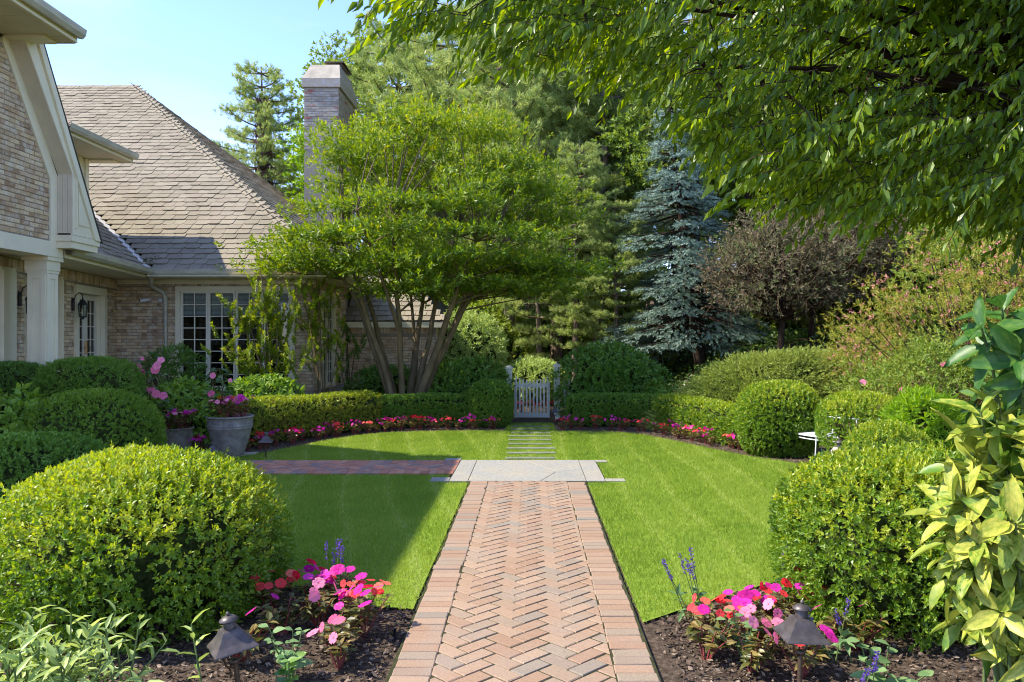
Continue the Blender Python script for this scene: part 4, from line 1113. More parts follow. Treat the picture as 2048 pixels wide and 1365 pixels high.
bush('boxwood_ball', 'leggy boxwood ball with bare twigs in front of the white bench', 'bush', (X(1722, 9.9), 9.9, 0), (.47, .45, .36), .62, 'boxwood', 2600, 7, .038, .028, .55, p=2.8, group='rounded boxwood bushes', noise=.06, seed=7, tip='boxwood_tip', tipfrac=.6, core=0, stems=60, zmin=-.55)
bush('boxwood_bush', 'low mounded boxwood bush between the two front right bushes and the bench', 'bush', (X(1775, 7.6), 7.6, 0), (.40, .42, .46), .40, 'boxwood', 4200, 7, .035, .026, .55, p=2.5, group='rounded boxwood bushes', noise=.04, seed=8, tip='boxwood_tip', tipfrac=.4)
bush('yew_bush', 'broad dark green yew block growing against the porch column', 'bush', (X(178, 11.0), 11.0, 0), (.62, .50, .56), .80, 'yew', 4200, 7, .06, .045, .30, p=3.6, group='yew bushes by the porch', noise=.05, k=6, seed=9, zmin=-.9)
bush('yew_bush', 'small dark twiggy yew left of the porch column', 'bush', (X(22, 11.2), 11.2, 0), (.42, .40, .28), 1.02, 'laurel', 1900, 7, .06, .042, .30, p=3.0, group='yew bushes by the porch', noise=.08, k=6, seed=10, zmin=-.9, stems=26)

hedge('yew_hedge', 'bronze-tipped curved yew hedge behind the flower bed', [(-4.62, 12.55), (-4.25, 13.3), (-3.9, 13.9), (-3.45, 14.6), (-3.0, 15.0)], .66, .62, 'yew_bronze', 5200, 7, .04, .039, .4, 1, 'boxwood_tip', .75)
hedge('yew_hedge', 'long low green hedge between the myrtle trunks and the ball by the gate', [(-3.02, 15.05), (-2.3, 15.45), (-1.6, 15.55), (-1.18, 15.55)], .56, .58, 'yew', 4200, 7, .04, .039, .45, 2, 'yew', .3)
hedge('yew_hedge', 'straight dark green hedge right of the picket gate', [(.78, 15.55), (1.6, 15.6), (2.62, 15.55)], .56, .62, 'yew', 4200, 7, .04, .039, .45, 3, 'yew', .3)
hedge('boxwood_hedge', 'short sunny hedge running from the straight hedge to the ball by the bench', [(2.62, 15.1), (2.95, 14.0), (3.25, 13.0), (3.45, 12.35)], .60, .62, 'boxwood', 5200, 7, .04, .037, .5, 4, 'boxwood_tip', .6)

def hyd(label, loc, r, cz, n, seed, group='hydrangea shrubs'):
    return bush('hydrangea_shrub', label, 'shrub', loc, r, cz, 'hydrangea', n, 5, .07, .105, .55, p=2.2, group=group, noise=.10, k=5, seed=seed, zmin=-.6, depth=.3, spread=1.1, core=.72, stems=8, tmpl=LANCE)
hyd('leafy hydrangea between the two flower pots', (X(372, 12.4), 12.4, 0), (.52, .45, .50), .46, 380, 11)
hyd('leafy hydrangea below the windows behind the large pot', (X(530, 14.3), 14.3, 0), (.70, .45, .45), .50, 520, 12)
hyd('pale-leaved hydrangea at the left edge in front of the porch', (X(12, 9.3), 9.3, 0), (.50, .45, .55), .50, 380, 13)
hyd('low hydrangea behind the straight hedge below the spreading juniper', (X(1298, 16.4), 16.4, 0), (.42, .40, .40), .44, 260, 14)

def leafy(name, label, loc, r, cz, n, seed, mat='laurel', ll=.085, lw=.42, group=None, noise=.14, per=7, k=3.0, core=.74, tl=.10, zmin=-.8, tmpl=LEAF, depth=.3, stems=8):
    return bush(name, label, 'shrub', loc, r, cz, mat, n, per, tl, ll, lw, p=2.1, group=group, noise=noise, k=k, seed=seed, zmin=zmin, depth=depth, spread=1.0, core=core, stems=stems, tmpl=tmpl)
leafy('laurel_shrub', 'dark glossy shrub right of the gate overhanging the fence post', (X(1222, 16.5), 16.5, 0), (1.22, .55, .74), .72, 1900, 15, group='dark shrubs by the gate')
leafy('laurel_shrub', 'dark glossy shrub left of the gate behind the boxwood ball', (X(935, 16.55), 16.55, 0), (.85, .50, .62), .60, 1200, 16, group='dark shrubs by the gate')
leafy('laurel_shrub', 'dark low shrub under the multi-stemmed myrtle', (X(770, 17.5), 17.5, 0), (.80, .60, .50), .50, 700, 17, group='dark shrubs by the gate')
leafy('viburnum_shrub', 'pale sunlit leafy shrub behind the fence left of the gate', (X(925, 21.0), 21.0, 0), (1.15, 1.0, 1.05), 1.25, 1700, 18, mat='pale', ll=.10, group='shrubs beyond the fence')
leafy('viburnum_shrub', 'sunlit yellow-green shrub seen through the gate pickets', (X(1070, 20.5), 20.5, 0), (.80, .60, .55), .55, 900, 19, mat='pale', ll=.09, group='shrubs beyond the fence')
leafy('evergreen_shrub', 'narrow-leaved bright green shrub right of the bench', (X(1845, 9.0), 9.0, 0), (.36, .34, .40), .66, 520, 20, mat='bright', ll=.10, lw=.22, per=8, noise=.16)
leafy('rhododendron_shrub', 'thin open rhododendron in front of the brick wall by the downspout', (X(345, 15.3), 15.3, 0), (.55, .40, .55), 1.0, 260, 21, mat='laurel', ll=.10, lw=.3, core=0, stems=22, noise=.25)

# spreading juniper: layered fans of sprays on the bank
jn = empty('juniper', (4.35, 15.0, float(terrain(4.35, 15.0)))); tag(jn, 'wide spreading olive green juniper on the bank behind the hedges', 'juniper')
nj = 8200
d_ = unit(rng.normal(size=(nj, 3))); d_[:, 2] = np.abs(d_[:, 2])
Pj = d_ * np.array([2.05, 1.0, 1.02]) * (1 - .16 * rng.random((nj, 1)) ** 1.5)
Pj *= (1 + .11 * wob(Pj, 3.2, 3))[:, None]
Pj[:, 2] += .10 + .22 * Pj[:, 0] - .05
under = rng.random(nj) < .22; Pj[under, 2] *= .55
axj = unit(unit(Pj) * np.array([1, 1, .35]) + rng.normal(0, .28, Pj.shape) + np.array([-.1, -.1, .15]))
build('foliage', [sprigs(Pj, axj, 7, .16, .072, .25, .55, np.clip(.2 + .4 * (.5 + .5 * wob(Pj, 4, 9)) + .4 * rng.random(nj), 0, 1), tipgain=.25)], 'juniper', jn)
cvj, cfj, _ = core_mesh((1.75, .82, .82), 2, 1.0, .08, 3, 3, zmin=-.3); cvj[:, 2] += .10 + .22 * cvj[:, 0] - .05
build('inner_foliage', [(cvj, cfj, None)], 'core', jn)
build('stem', [tube(bez((rng.normal(0, .3), rng.normal(0, .2), -.6), (rng.normal(0, .6), -.2, .0), (rng.uniform(-1.6, 1.6), rng.uniform(-.7, .2), .1), 5), np.linspace(.04, .015, 5), 5) for _ in range(14)], 'twig', jn).__setitem__('kind', 'stuff')

# loose flowering shrubs on the right bank
def loose(name, label, loc, ctr, rad, ncl, nsp, per, ll, lw, mat, seed, tl=.08, cr=.32, lo=.55, group=None, extra=None, flat=.6):
    loc = (loc[0], loc[1], float(terrain(loc[0], loc[1])))
    o = empty(name, loc); tag(o, label, 'shrub', group)
    cl = clusters_in(ncl, ctr, rad, lo, .12)
    build('foliage', [crown_leaves(cl, np.array(ctr) - [0, 0, rad[2] * .6], cr, nsp, per, tl, ll, lw, flat)], mat, o)
    if extra:
        m2, frac = extra; k = rng.random(len(cl)) < frac
        build('faded_blossom', [crown_leaves(cl[k] + [0, 0, .06], ctr, cr * .8, max(3, nsp // 3), 4, .04, ll * .9, .4, flat)], m2, o)
    br = []
    for c in cl[::2]:
        b0 = np.array([rng.normal(0, .15), rng.normal(0, .12), 0.0]); br.append(tube(bez(b0, (b0 + c) / 2 + [0, 0, -.1], c, 5), np.linspace(.022, .005, 5), 4))
    build('branches', br, 'twig', o).__setitem__('kind', 'stuff')
    return o
loose('azalea_shrub', 'tall yellow-green azalea with faded pinkish blooms on the right bank', (7.2, 12.6), (0, 0, 1.6), (2.3, 1.5, 1.75), 220, 18, 6, .058, .30, 'azalea', 31, extra=('blush', .55), group='azaleas on the bank')
loose('azalea_shrub', 'second azalea with coppery faded blooms at the right picture edge', (8.9, 11.4), (0, 0, 1.5), (2.0, 1.5, 1.7), 160, 18, 6, .058, .30, 'azalea', 32, extra=('blush', .6), group='azaleas on the bank')
loose('azalea_shrub', 'small ochre azalea at the foot of the woods left of the tall one', (6.15, 14.4), (0, 0, .8), (.8, .7, .95), 90, 22, 6, .045, .30, 'azalea', 33, group='azaleas on the bank')
rs = loose('rose_shrub', 'green shrub dotted with a few pink blooms below the azalea', (5.75, 11.2), (0, 0, .75), (1.25, .85, .85), 150, 20, 6, .060, .42, 'woods', 34)
for k in range(6):
    q = [(-.75, -.5, 1.0), (-1.0, -.4, .75), (.1, -.8, .95), (.5, -.7, .65), (-.3, -.7, 1.35), (-1.2, -.3, 1.1)][k]
    build('flower', [inst(FLOWER[0], FLOWER[1], [q], [[1, 0, .2]], [[-.3, -1, .5]], [.09], [rng.random()])], 'pink', rs)
loose('woodland_shrub', 'tall bright green sapling thicket above the azaleas at the right edge', (9.6, 15.5), (0, 0, 2.2), (2.6, 1.4, 2.2), 160, 20, 6, .095, .45, 'woods', 35, cr=.4)

# ------------------------------------------------------------------ trees
def tubes_to(o, segs, mat, name='trunk', smooth=True):
    return build(name, segs, mat, o, smooth)

# multi-stemmed crape myrtle
my = empty('crape_myrtle', (-2.55, 16.25, 0)); tag(my, 'multi-stemmed crape myrtle with a wide yellow-green crown behind the hedge', 'tree')
stems = []; tops = []
for i in range(8):
    a = i * 2 * math.pi / 8 + rng.uniform(-.2, .2); sp = rng.uniform(1.0, 2.1)
    e = np.array([math.cos(a) * sp * 1.15 + .15, math.sin(a) * sp * .8, rng.uniform(3.0, 3.9)])
    b = np.array([math.cos(a) * .20, math.sin(a) * .16, -.05]); mid = np.array([e[0] * .38 + rng.normal(0, .08), e[1] * .34, e[2] * .52])
    pts = bez(b, mid, e, 10); pts[1:-1] += np.cumsum(rng.normal(0, .022, (8, 3)), 0) * np.sin(np.linspace(.2, 2.9, 8))[:, None]; r0 = rng.uniform(.06, .10)
    stems.append(tube(pts, np.linspace(r0, .028, 10), 8)); tops.append(pts[5:])
    if i % 2 == 0:
        e2 = e + np.array([rng.uniform(-.6, .9), rng.normal(0, .3), .1]); p2 = bez(pts[4], (pts[4] + e2) / 2 + [0, 0, .2], e2, 8)
        stems.append(tube(p2, np.linspace(.042, .018, 8), 7)); tops.append(p2[3:])
tops = np.concatenate(tops)
cl = np.concatenate([clusters_in(250, (.60, -.1, 4.2), (2.75, 2.4, 2.10), .45, 2.55), clusters_in(22, (2.6, -.2, 2.9), (1.0, .8, .45), .3), clusters_in(16, (-1.9, -.3, 3.3), (.9, .8, .5), .3)])
cl = cl[wob(cl * [1, 1, 1.6], 1.5, 21) > -.28]
tr_ = np.round(cl[:, 2] / .52) * .52 + .16 * wob(cl, .9, 8); cl[:, 2] = cl[:, 2] * .5 + tr_ * .5
for c in cl:
    dd = np.linalg.norm(tops - c, axis=1) + 2.0 * np.maximum(0, tops[:, 2] - c[2] + .2); s = tops[np.argmin(dd)]
    stems.append(tube(bez(s, s * .45 + c * .55 + [0, 0, .12 * (c[2] - s[2])], c, 6), np.linspace(.018, .005, 6), 4))
tubes_to(my, stems, 'myrtle_bark')
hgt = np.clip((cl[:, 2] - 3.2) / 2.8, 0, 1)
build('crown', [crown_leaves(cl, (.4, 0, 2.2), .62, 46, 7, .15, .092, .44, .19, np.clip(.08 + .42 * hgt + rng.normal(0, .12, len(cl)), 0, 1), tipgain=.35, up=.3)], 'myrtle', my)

def shoot_shrub(label, loc, stems_to, nsh, seed, mat='myrtle'):
    o = empty('myrtle_shrub', loc); tag(o, label, 'shrub', 'young myrtles at the windows')
    br = []; P = []; A = []; T = []
    for (x, y, z) in stems_to:
        e = np.array([x, y, z]); pts = bez((rng.normal(0, .05), rng.normal(0, .04), -.03), (x * .25 + rng.normal(0, .12), y * .3, z * .6), e, 8)
        br.append(tube(pts, np.linspace(.020, .007, 8), 6))
        for k in range(nsh):
            s = pts[rng.integers(4, 8)] + rng.normal(0, .13, 3) * [1.25, .8, 1.0]; d = unit(np.array([rng.normal(0, .5), rng.normal(0, .4), 1.0])); L = rng.uniform(.15, .36)
            br.append(tube([s, s + d * L * .5, s + d * L], [.005, .004, .002], 4))
            m = 9; tt = np.linspace(.1, 1, m)[:, None]; P.append(s + d * L * tt); A.append(np.repeat(d[None], m, 0)); T.append(np.clip(.25 + .5 * tt[:, 0] + rng.normal(0, .1, m), 0, 1))
    build('stem', br, 'myrtle_bark', o).__setitem__('kind', 'stuff')
    build('foliage', [sprigs(np.concatenate(P), np.concatenate(A), 5, .035, .060, .58, 1.3, np.concatenate(T), tipgain=.1)], mat, o)
shoot_shrub('slender multi-stemmed young myrtle in front of the wide window', (X(545, 14.7), 14.7, 0), [(-.85, 0, 1.55), (-.5, .05, 2.1), (-.55, -.1, 1.1), (-.15, 0, 2.3), (.15, .1, 1.75), (.3, 0, 2.45), (-.2, -.1, 3.0), (.35, -.05, 1.3), (-.75, -.05, 2.2), (.1, 0, 2.85)], 19, 3)
shoot_shrub('thin leaning young myrtle at the corner of the window bay', (X(652, 16.0), 15.9, 0), [(-.45, 0, 2.6), (-.30, 0, 2.0), (-.12, .05, 2.75), (.12, 0, 2.45), (.25, .05, 1.7), (-.2, 0, 3.1)], 13, 4)
shoot_shrub('straggly dark young myrtle beside the low back wall', (X(705, 17.4), 17.4, 0), [(-.15, 0, 1.9), (.1, 0, 1.5), (-.25, 0, 1.1)], 7, 5, 'laurel')

# white pines
def pine_proto(h, seed, spread=3.0, bare=.25, ntuft=2300):
    r = np.random.default_rng(seed); br = []; P = []; A = []
    n = 14; zz = np.linspace(0, h, n); off = np.c_[np.cumsum(r.normal(0, .05, n)), np.cumsum(r.normal(0, .05, n)), zz]; off[0, :2] = 0
    br.append(tube(off, np.linspace(.20, .03, n) * (h / 13), 9))
    wh = np.arange(h * bare, h * .985, .62)
    for z in wh:
        f = (z / h - bare) / (1 - bare); L = spread * (math.sin(math.pi * min(1, .18 + .82 * (1 - f))) ** .7) * (1 - f * .55) + .25
        c = np.array([np.interp(z, zz, off[:, 0]), np.interp(z, zz, off[:, 1]), z]); k = r.integers(4, 7); a0 = r.uniform(0, 6.28)
        for i in range(k):
            a = a0 + i * 6.28 / k + r.normal(0, .2); l = L * r.uniform(.6, 1.1); d = np.array([math.cos(a), math.sin(a), 0])
            e = c + d * l + [0, 0, l * r.uniform(.05, .35)]; pts = bez(c, c + d * l * .55 + [0, 0, -.05 * l], e, 7)
            br.append(tube(pts, np.linspace(.045, .012, 7), 5))
            m = int(16 + 20 * l)
            for j in range(m):
                t = r.uniform(.28, 1); p = pts[0] * (1 - t) ** 2 + 2 * t * (1 - t) * (c + d * l * .55 + [0, 0, -.05 * l]) + t * t * e
                sd = np.cross(d, [0, 0, 1]) * r.normal(0, .30 * (1.2 - t) + .10); q = p + sd + np.array([0, 0, r.normal(.03, .06)]) + d * r.normal(.05, .08)
                P.append(q); A.append(d * .55 + sd * 1.1 + np.array([0, 0, .55]))
    P = np.array(P); A = unit(np.array(A)); kk = 18; idx = np.repeat(np.arange(len(P)), kk)
    dirs = unit(A[idx] * .75 + r.normal(0, .55, (len(idx), 3)))
    ct = r.random(len(P)); tint = np.clip(ct[idx] * .6 + .4 * r.random(len(idx)), 0, 1)
    Ln = r.uniform(.12, .21, len(idx))
    needles = inst(NEEDLE[0], NEEDLE[1], P[idx] + r.normal(0, .035, (len(idx), 3)), dirs, r.normal(size=(len(idx), 3)), np.stack([Ln, np.full(len(idx), .025), Ln], 1), tint)
    return mesh_of('trunk', br, 'bark', True), mesh_of('crown', [needles], 'pine')
PINES = [pine_proto(13.5, 1, 3.2, .22), pine_proto(12.0, 2, 3.5, .16), pine_proto(14.5, 3, 2.8, .38)]
def pine(x, y, v, s, rz, label):
    o = empty('pine_tree', (x, y, float(terrain(x, y)) - .05), rz); o.scale = (s, s, s); tag(o, label, 'tree', 'white pines behind the garden')
    for nm, me in zip(('trunk', 'crown'), PINES[v]): link(bpy.data.objects.new(nm, me), o)
    return o
pine(X(1015, 23.5), 23.5, 0, 1.0, .3, 'white pine directly behind the left gate post')
pine(X(1110, 24.5), 24.5, 2, .95, 1.1, 'white pine behind the right gate post')
pine(X(1168, 25.5), 25.5, 0, .95, 2.0, 'white pine left of the blue spruce with a pale trunk')
pine(X(1200, 23.6), 23.6, 2, .90, 4.0, 'bare-trunked white pine touching the left side of the blue spruce')
pine(X(900, 27.5), 27.5, 1, 1.12, .9, 'broad white pine rising behind the crape myrtle crown')
pine(X(800, 31.0), 31.0, 1, 1.15, 2.9, 'white pine right of the chimney behind the myrtle')
pine(X(1060, 31.0), 31.0, 0, 1.25, 5.0, 'tall white pine in the second row above the gate')
pine(X(1260, 30.5), 30.5, 1, 1.15, 3.6, 'white pine in the second row behind the blue spruce')
pine(X(1380, 34.0), 34.0, 0, 1.15, 1.6, 'shaded white pine deep in the woods right of the spruce')
pine(X(975, 36.0), 36.0, 2, 1.2, 2.4, 'far white pine between the myrtle crown and the hanging leaves')
pine(X(1130, 27.0), 27.0, 1, .80, 1.3, 'low-branched white pine filling the gap above the right gate post')
pine(X(1235, 25.6), 25.6, 1, .72, 5.6, 'low-branched white pine peeping out left of the spruce base')
pine(X(1150, 21.2), 21.2, 0, .52, 1.3, 'small sunlit white pine just beyond the fence right of the gate')
pine(X(1232, 21.0), 21.0, 1, .46, 2.6, 'small sunlit white pine between the gate shrub and the spruce')
pine(X(1075, 22.6), 22.6, 1, .62, 4.1, 'small sunlit white pine rising behind the gate')
pine(X(420, 35.0), 35.0, 1, .82, 4.4, 'low white pine showing above the hip of the wing roof')
pine(X(590, 33.5), 33.5, 1, .80, 0.9, 'short white pine left of the chimney behind the roof')
ip = pine(X(528, 30.5), 30.5, 2, .84, .4, 'thin-topped pine with a trunk wrapped in dead ivy above the roof')
ni = 2400; ti_ = rng.random(ni); ai = rng.uniform(0, 6.28, ni); ri = rng.uniform(.25, .62, ni) * (1.1 - .5 * ti_)
build('dead_ivy', [inst(LEAF[0], LEAF[1], np.c_[np.cos(ai) * ri, np.sin(ai) * ri, 7.0 + 6.2 * ti_], np.c_[np.cos(ai) * .3, np.sin(ai) * .3, -np.ones(ni)], np.c_[np.cos(ai), np.sin(ai), np.full(ni, .2)], np.stack([np.full(ni, .17), np.full(ni, .10), np.full(ni, .1)], 1), rng.random(ni))], 'dead_ivy', ip)

# blue spruce
sp = empty('blue_spruce', (4.35, 20.2, float(terrain(4.35, 20.2)) - .05)); tag(sp, 'silvery blue spruce with drooping layered boughs on a leaning trunk', 'tree')
H = 6.9; seg = []; P = []; A = []; C = []
lean = lambda z: np.array([-.85 * (z / H) ** .8, 0, z])
seg.append(tube([lean(z) for z in np.linspace(0, H, 10)], np.linspace(.17, .03, 10), 9))
for q_ in range(340):
    z = .75 + (H - .9) * rng.random() ** 1.15
    f = z / H; a = rng.uniform(0, 6.28); d = np.array([math.cos(a), math.sin(a), 0])
    L = (2.70 * (1 - f) ** .80 + .15) * (.82 + .20 * math.sin(z * 2.1 + 2 * a)) * rng.uniform(.70, 1.12)
    if d[0] > .2: L *= .80                                            # thinner on the shaded side
    l = L; c = lean(z); dr = rng.uniform(.12, .38)
    mid = c + d * l * .6 + [0, 0, -dr * .4 * l]; e = c + d * l + [0, 0, -dr * l + .06]; pts = bez(c, mid, e, 7); seg.append(tube(pts, np.linspace(.022, .007, 7), 4))
    m = int(8 + 24 * l); sdv = np.cross(d, [0, 0, 1])
    for j in range(m):
        t = rng.uniform(.25, 1) ** .7; p = c * (1 - t) ** 2 + 2 * t * (1 - t) * mid + t * t * e; w_ = (.50 * (1.2 - t) + .06) * l ** .5
        s_ = rng.uniform(-1, 1); q = p + sdv * s_ * w_ * .7 + [0, 0, -.10 * abs(s_) + rng.normal(0, .02)]
        P.append(q); A.append(d * .8 + sdv * s_ * .7 + np.array([0, 0, -.25 + rng.normal(0, .15)])); C.append(np.clip(.30 + .45 * t + rng.normal(0, .15), 0, 1))
P = np.array(P); A = unit(np.array(A)); C = np.array(C); kk = 16
idx = np.repeat(np.arange(len(P)), kk); t_ = rng.random(len(idx)); fl = rng.uniform(.13, .22, len(P))
ref = unit(np.cross(A, rng.normal(size=A.shape))); ref2 = np.cross(A, ref); an = rng.uniform(0, 6.28, len(idx))
radv = np.cos(an)[:, None] * ref[idx] + np.sin(an)[:, None] * ref2[idx]
ln = rng.uniform(.035, .055, len(idx))
build('crown', [inst(NEEDLE[0], NEEDLE[1], P[idx] + A[idx] * (t_ * fl[idx])[:, None], unit(A[idx] * .7 + radv), radv * .3 + A[idx], np.stack([ln, np.full(len(idx), .018), ln], 1), np.clip(C[idx] * .7 + .3 * rng.random(len(idx)), 0, 1))], 'spruce', sp)
tubes_to(sp, seg, 'dark_bark')

# broadleaf trees
def broadleaf(name, label, x, y, h, r, zc, rzv, ncl, nsp, per, ll, mat, seed, lo=.5, group='broadleaf trees behind the garden', tr=.16, bark='bark', cr=.55, flat=.6, lw=.6):
    o = empty(name, (x, y, float(terrain(x, y)) - .05)); tag(o, label, 'tree', group)
    cl = clusters_in(ncl, (0, 0, zc), (r, r * .9, rzv), lo, 1.2)
    seg = [tube([(0, 0, 0), (.05, 0, zc * .5), (0, .05, zc), (0, 0, zc + rzv * .6)], [tr, tr * .8, tr * .5, tr * .2], 8)]
    for c in cl:
        z = np.clip(c[2] - rng.uniform(.4, 1.6), zc * .45, zc + rzv * .5); s = np.array([0, 0, z]); seg.append(tube(bez(s, s * .4 + c * .6 - [0, 0, .15], c, 5), np.linspace(tr * .22, .008, 5), 4))
    build('trunk', seg, bark, o, True)
    build('crown', [crown_leaves(cl, (0, 0, zc - rzv * .4), cr, nsp, per, .12, ll, lw, flat)], mat, o)
    return o
broadleaf('broadleaf_tree', 'tall rounded broadleaf tree behind the chimney against the sky', X(735, 34), 34, 15, 3.1, 10.6, 4.3, 210, 20, 6, .15, 'woods', 41)
broadleaf('broadleaf_tree', 'small bright broadleaf sapling left of the chimney', X(640, 28.5), 28.5, 9, 1.0, 7.2, 2.4, 60, 24, 6, .11, 'bright', 42, tr=.08)
broadleaf('broadleaf_tree', 'large shaded broadleaf tree in the woods above the azaleas', 11.5, 24, 10, 4.2, 6.3, 4.2, 240, 18, 6, .17, 'woods', 43)
broadleaf('broadleaf_tree', 'dark broadleaf tree in the woods right of the spruce top', 8.2, 27, 11, 3.6, 7.0, 4.5, 220, 18, 6, .18, 'woods', 44)
broadleaf('broadleaf_tree', 'broadleaf tree far behind the right bank', 16.5, 27, 11, 4.5, 6.5, 4.8, 220, 17, 6, .19, 'woods', 45)
# withered shrub-trees
def withered(label, x, y, zc, r, rzv, ncl, seed):
    o = broadleaf('withered_tree', label, x, y, 4, r, zc, rzv, ncl, 16, 5, .095, 'brown', seed, .35, 'withered trees beside the spruce', .085, 'dark_bark', .34, .7, .32)
    cl = clusters_in(ncl * 2, (0, 0, zc), (r, r * .9, rzv), .3, .6); tw = []
    for c in cl:
        for _ in range(4):
            d = unit(rng.normal(size=3) + np.array([0, 0, .3])) * rng.uniform(.2, .5); tw.append(tube([c, c + d * .5 + rng.normal(0, .04, 3), c + d], [.008, .006, .003], 3))
    build('twigs', tw, 'twig', o).__setitem__('kind', 'stuff')
    return o
withered('brown half-withered tree with tangled twigs right of the spruce', X(1560, 17.6), 17.6, 1.85, 1.65, 1.15, 150, 51)
withered('second brown half-withered tree on the bank below the hanging leaves', X(1622, 18.4), 18.4, 2.2, 1.8, 1.35, 160, 52)
withered('brown twiggy tree partly hidden behind the tall azalea', X(1730, 19.2), 19.2, 2.3, 1.6, 1.4, 130, 53)
for (px, y, lbl) in ((1395, 21.6, 'dark leaning pine trunk just left of the spruce trunk'), (1660, 22.0, 'dark straight trunk in the shade behind the withered trees'), (1500, 23.0, 'dark trunk in the shade between the spruce and the withered trees'), (1350, 23.5, 'dark trunk behind the lower spruce boughs')):
    x = X(px, y); o = empty('shaded_tree', (x, y, float(terrain(x, y)) - .05)); tag(o, lbl, 'tree', 'dark trunks in the woods')
    build('trunk', [tube([(0, 0, 0), (.05, 0, 1.6), (-.05, .05, 4), (.05, 0, 7.5)], [.14, .12, .10, .05], 8)], 'dark_bark', o, True)
    cl = clusters_in(60, (0, 0, 6.4), (2.2, 2.0, 2.3), .3)
    build('crown', [crown_leaves(cl, (0, 0, 5), .6, 22, 6, .12, .13, .6, .6)], 'woods', o)

# woodland floor, understorey and the far wood
def ground_leaves(name, label, cat, rect, n, s, mat, hmax=.25):
    x = rng.uniform(rect[0], rect[1], n); y = rng.uniform(rect[2], rect[3], n); z = terrain(x, y) + rng.random(n) ** 2 * hmax
    V = inst(LEAF[0], LEAF[1], np.c_[x, y, z], rng.normal(size=(n, 3)) * [1, 1, .5], rng.normal(size=(n, 3)) * .5 + [0, -.4, 1], np.stack([rng.uniform(.6, 1.3, n) * s, np.full(n, s * .75), np.full(n, s)], 1), rng.random(n))
    tag(build(name, [V], mat), label, cat, kind='stuff')
ground_leaves('ivy', 'dark ivy covering the shaded bank under the trees', 'ivy', (2.6, 14, 16.2, 27), 26000, .105, 'ivy', .22)
ground_leaves('ivy', 'low ground cover under the pines beyond the gate', 'ivy', (-5, 3, 20.5, 34), 10000, .12, 'ivy', .25)
US = [('viburnum_shrub', 1.3), ('viburnum_shrub', 1.1)]
spots = [(-3.4, 25.2, 1.5), (-1.3, 24.2, 1.25), (.9, 26.8, 1.4), (2.6, 25.5, 1.3), (3.2, 23.2, .9), (5.2, 24.8, 1.0), (7.0, 23.0, 1.0), (8.6, 21.0, 1.4), (10.5, 20.0, 1.5), (-5.6, 27.5, 1.7)]
where = ['at the left end of the wood beyond the low wing', 'left of the gate', 'right above the gate', 'right of the gate', 'left of the spruce trunk', 'right of the spruce trunk', 'behind the withered trees', 'right of the withered trees', 'behind the tall azalea', 'behind the low back wing']
proto = None
for i, (x, y, s) in enumerate(spots):
    if proto is None:
        proto = leafy('understorey_shrub', 'x', (x, y, 0), (1.25, 1.0, 1.05), .95, 1500, 61, mat='woods', ll=.11, lw=.5, group='shrubs in the shade of the wood', noise=.2); o = proto
    else: o = copy_tree(proto)
    o.location = (x, y, float(terrain(x, y)) - .1); o.rotation_euler = (0, 0, i * 1.9); o.scale = (s, s, s * rng.uniform(.9, 1.25))
    o['label'] = 'shady understorey shrub ' + where[i]
ncw = 1300
cw_x = rng.uniform(-9, 40, ncw); cw_y = rng.uniform(42, 52, ncw); cw = np.c_[cw_x, cw_y, 2 + rng.random(ncw) * np.interp(cw_x, [-9, -5, 0, 40], [7, 10, 15, 15])]
tag(build('far_wood', [crown_leaves(cw, (15, 60, 4), 1.3, 12, 5, .28, .50, .6, .8)], 'woods'), 'far wood closing the view behind the pines', 'woods', kind='stuff')

# ------------------------------------------------------------------ overhanging tree, near right
ov = empty('overhanging_tree', (6.6, 7.4, float(terrain(6.6, 7.4)))); tag(ov, 'leafy tree with long drooping branches hanging in from the upper right', 'tree')
OB = np.array([6.6, 7.4, float(terrain(6.6, 7.4))])
def left_edge(y): return -1.25 + (y - 5.0) * 1.05                    # how far left the crown reaches at each depth
def under(x, y): return 3.66 + .17 * (y - 5) - .98 * sst((x - .60 - .22 * (y - 5)) / .95) - .10 * np.clip(x - 1.8, 0, 2.5)   # height of the hanging skirt
seg = [tube([OB, OB + [-.1, -.1, 2.2], OB + [-.4, -.3, 4.2], OB + [-.8, -.5, 6.5]], [.20, .17, .13, .06], 9)]
tw_c = []; tw_a = []; limbs = []
for i in range(26):
    y = rng.uniform(5.05, 8.4); x = left_edge(y) + rng.uniform(0.15, 1.0) * rng.choice([1, 1, 1.8, 3.0]); z = under(x, y) + rng.uniform(.35, 1.9)
    s = OB + np.array([-.4, -.3, rng.uniform(2.6, 5.0)]); e = np.array([x, y, z]); m = (s + e) / 2 + np.array([0, 0, rng.uniform(.5, 1.2)])
    pts = bez(s, m, e, 12); seg.append(tube(pts, np.linspace(.05, .010, 12), 5)); limbs.append(pts[3:])
L_ = np.concatenate(limbs)
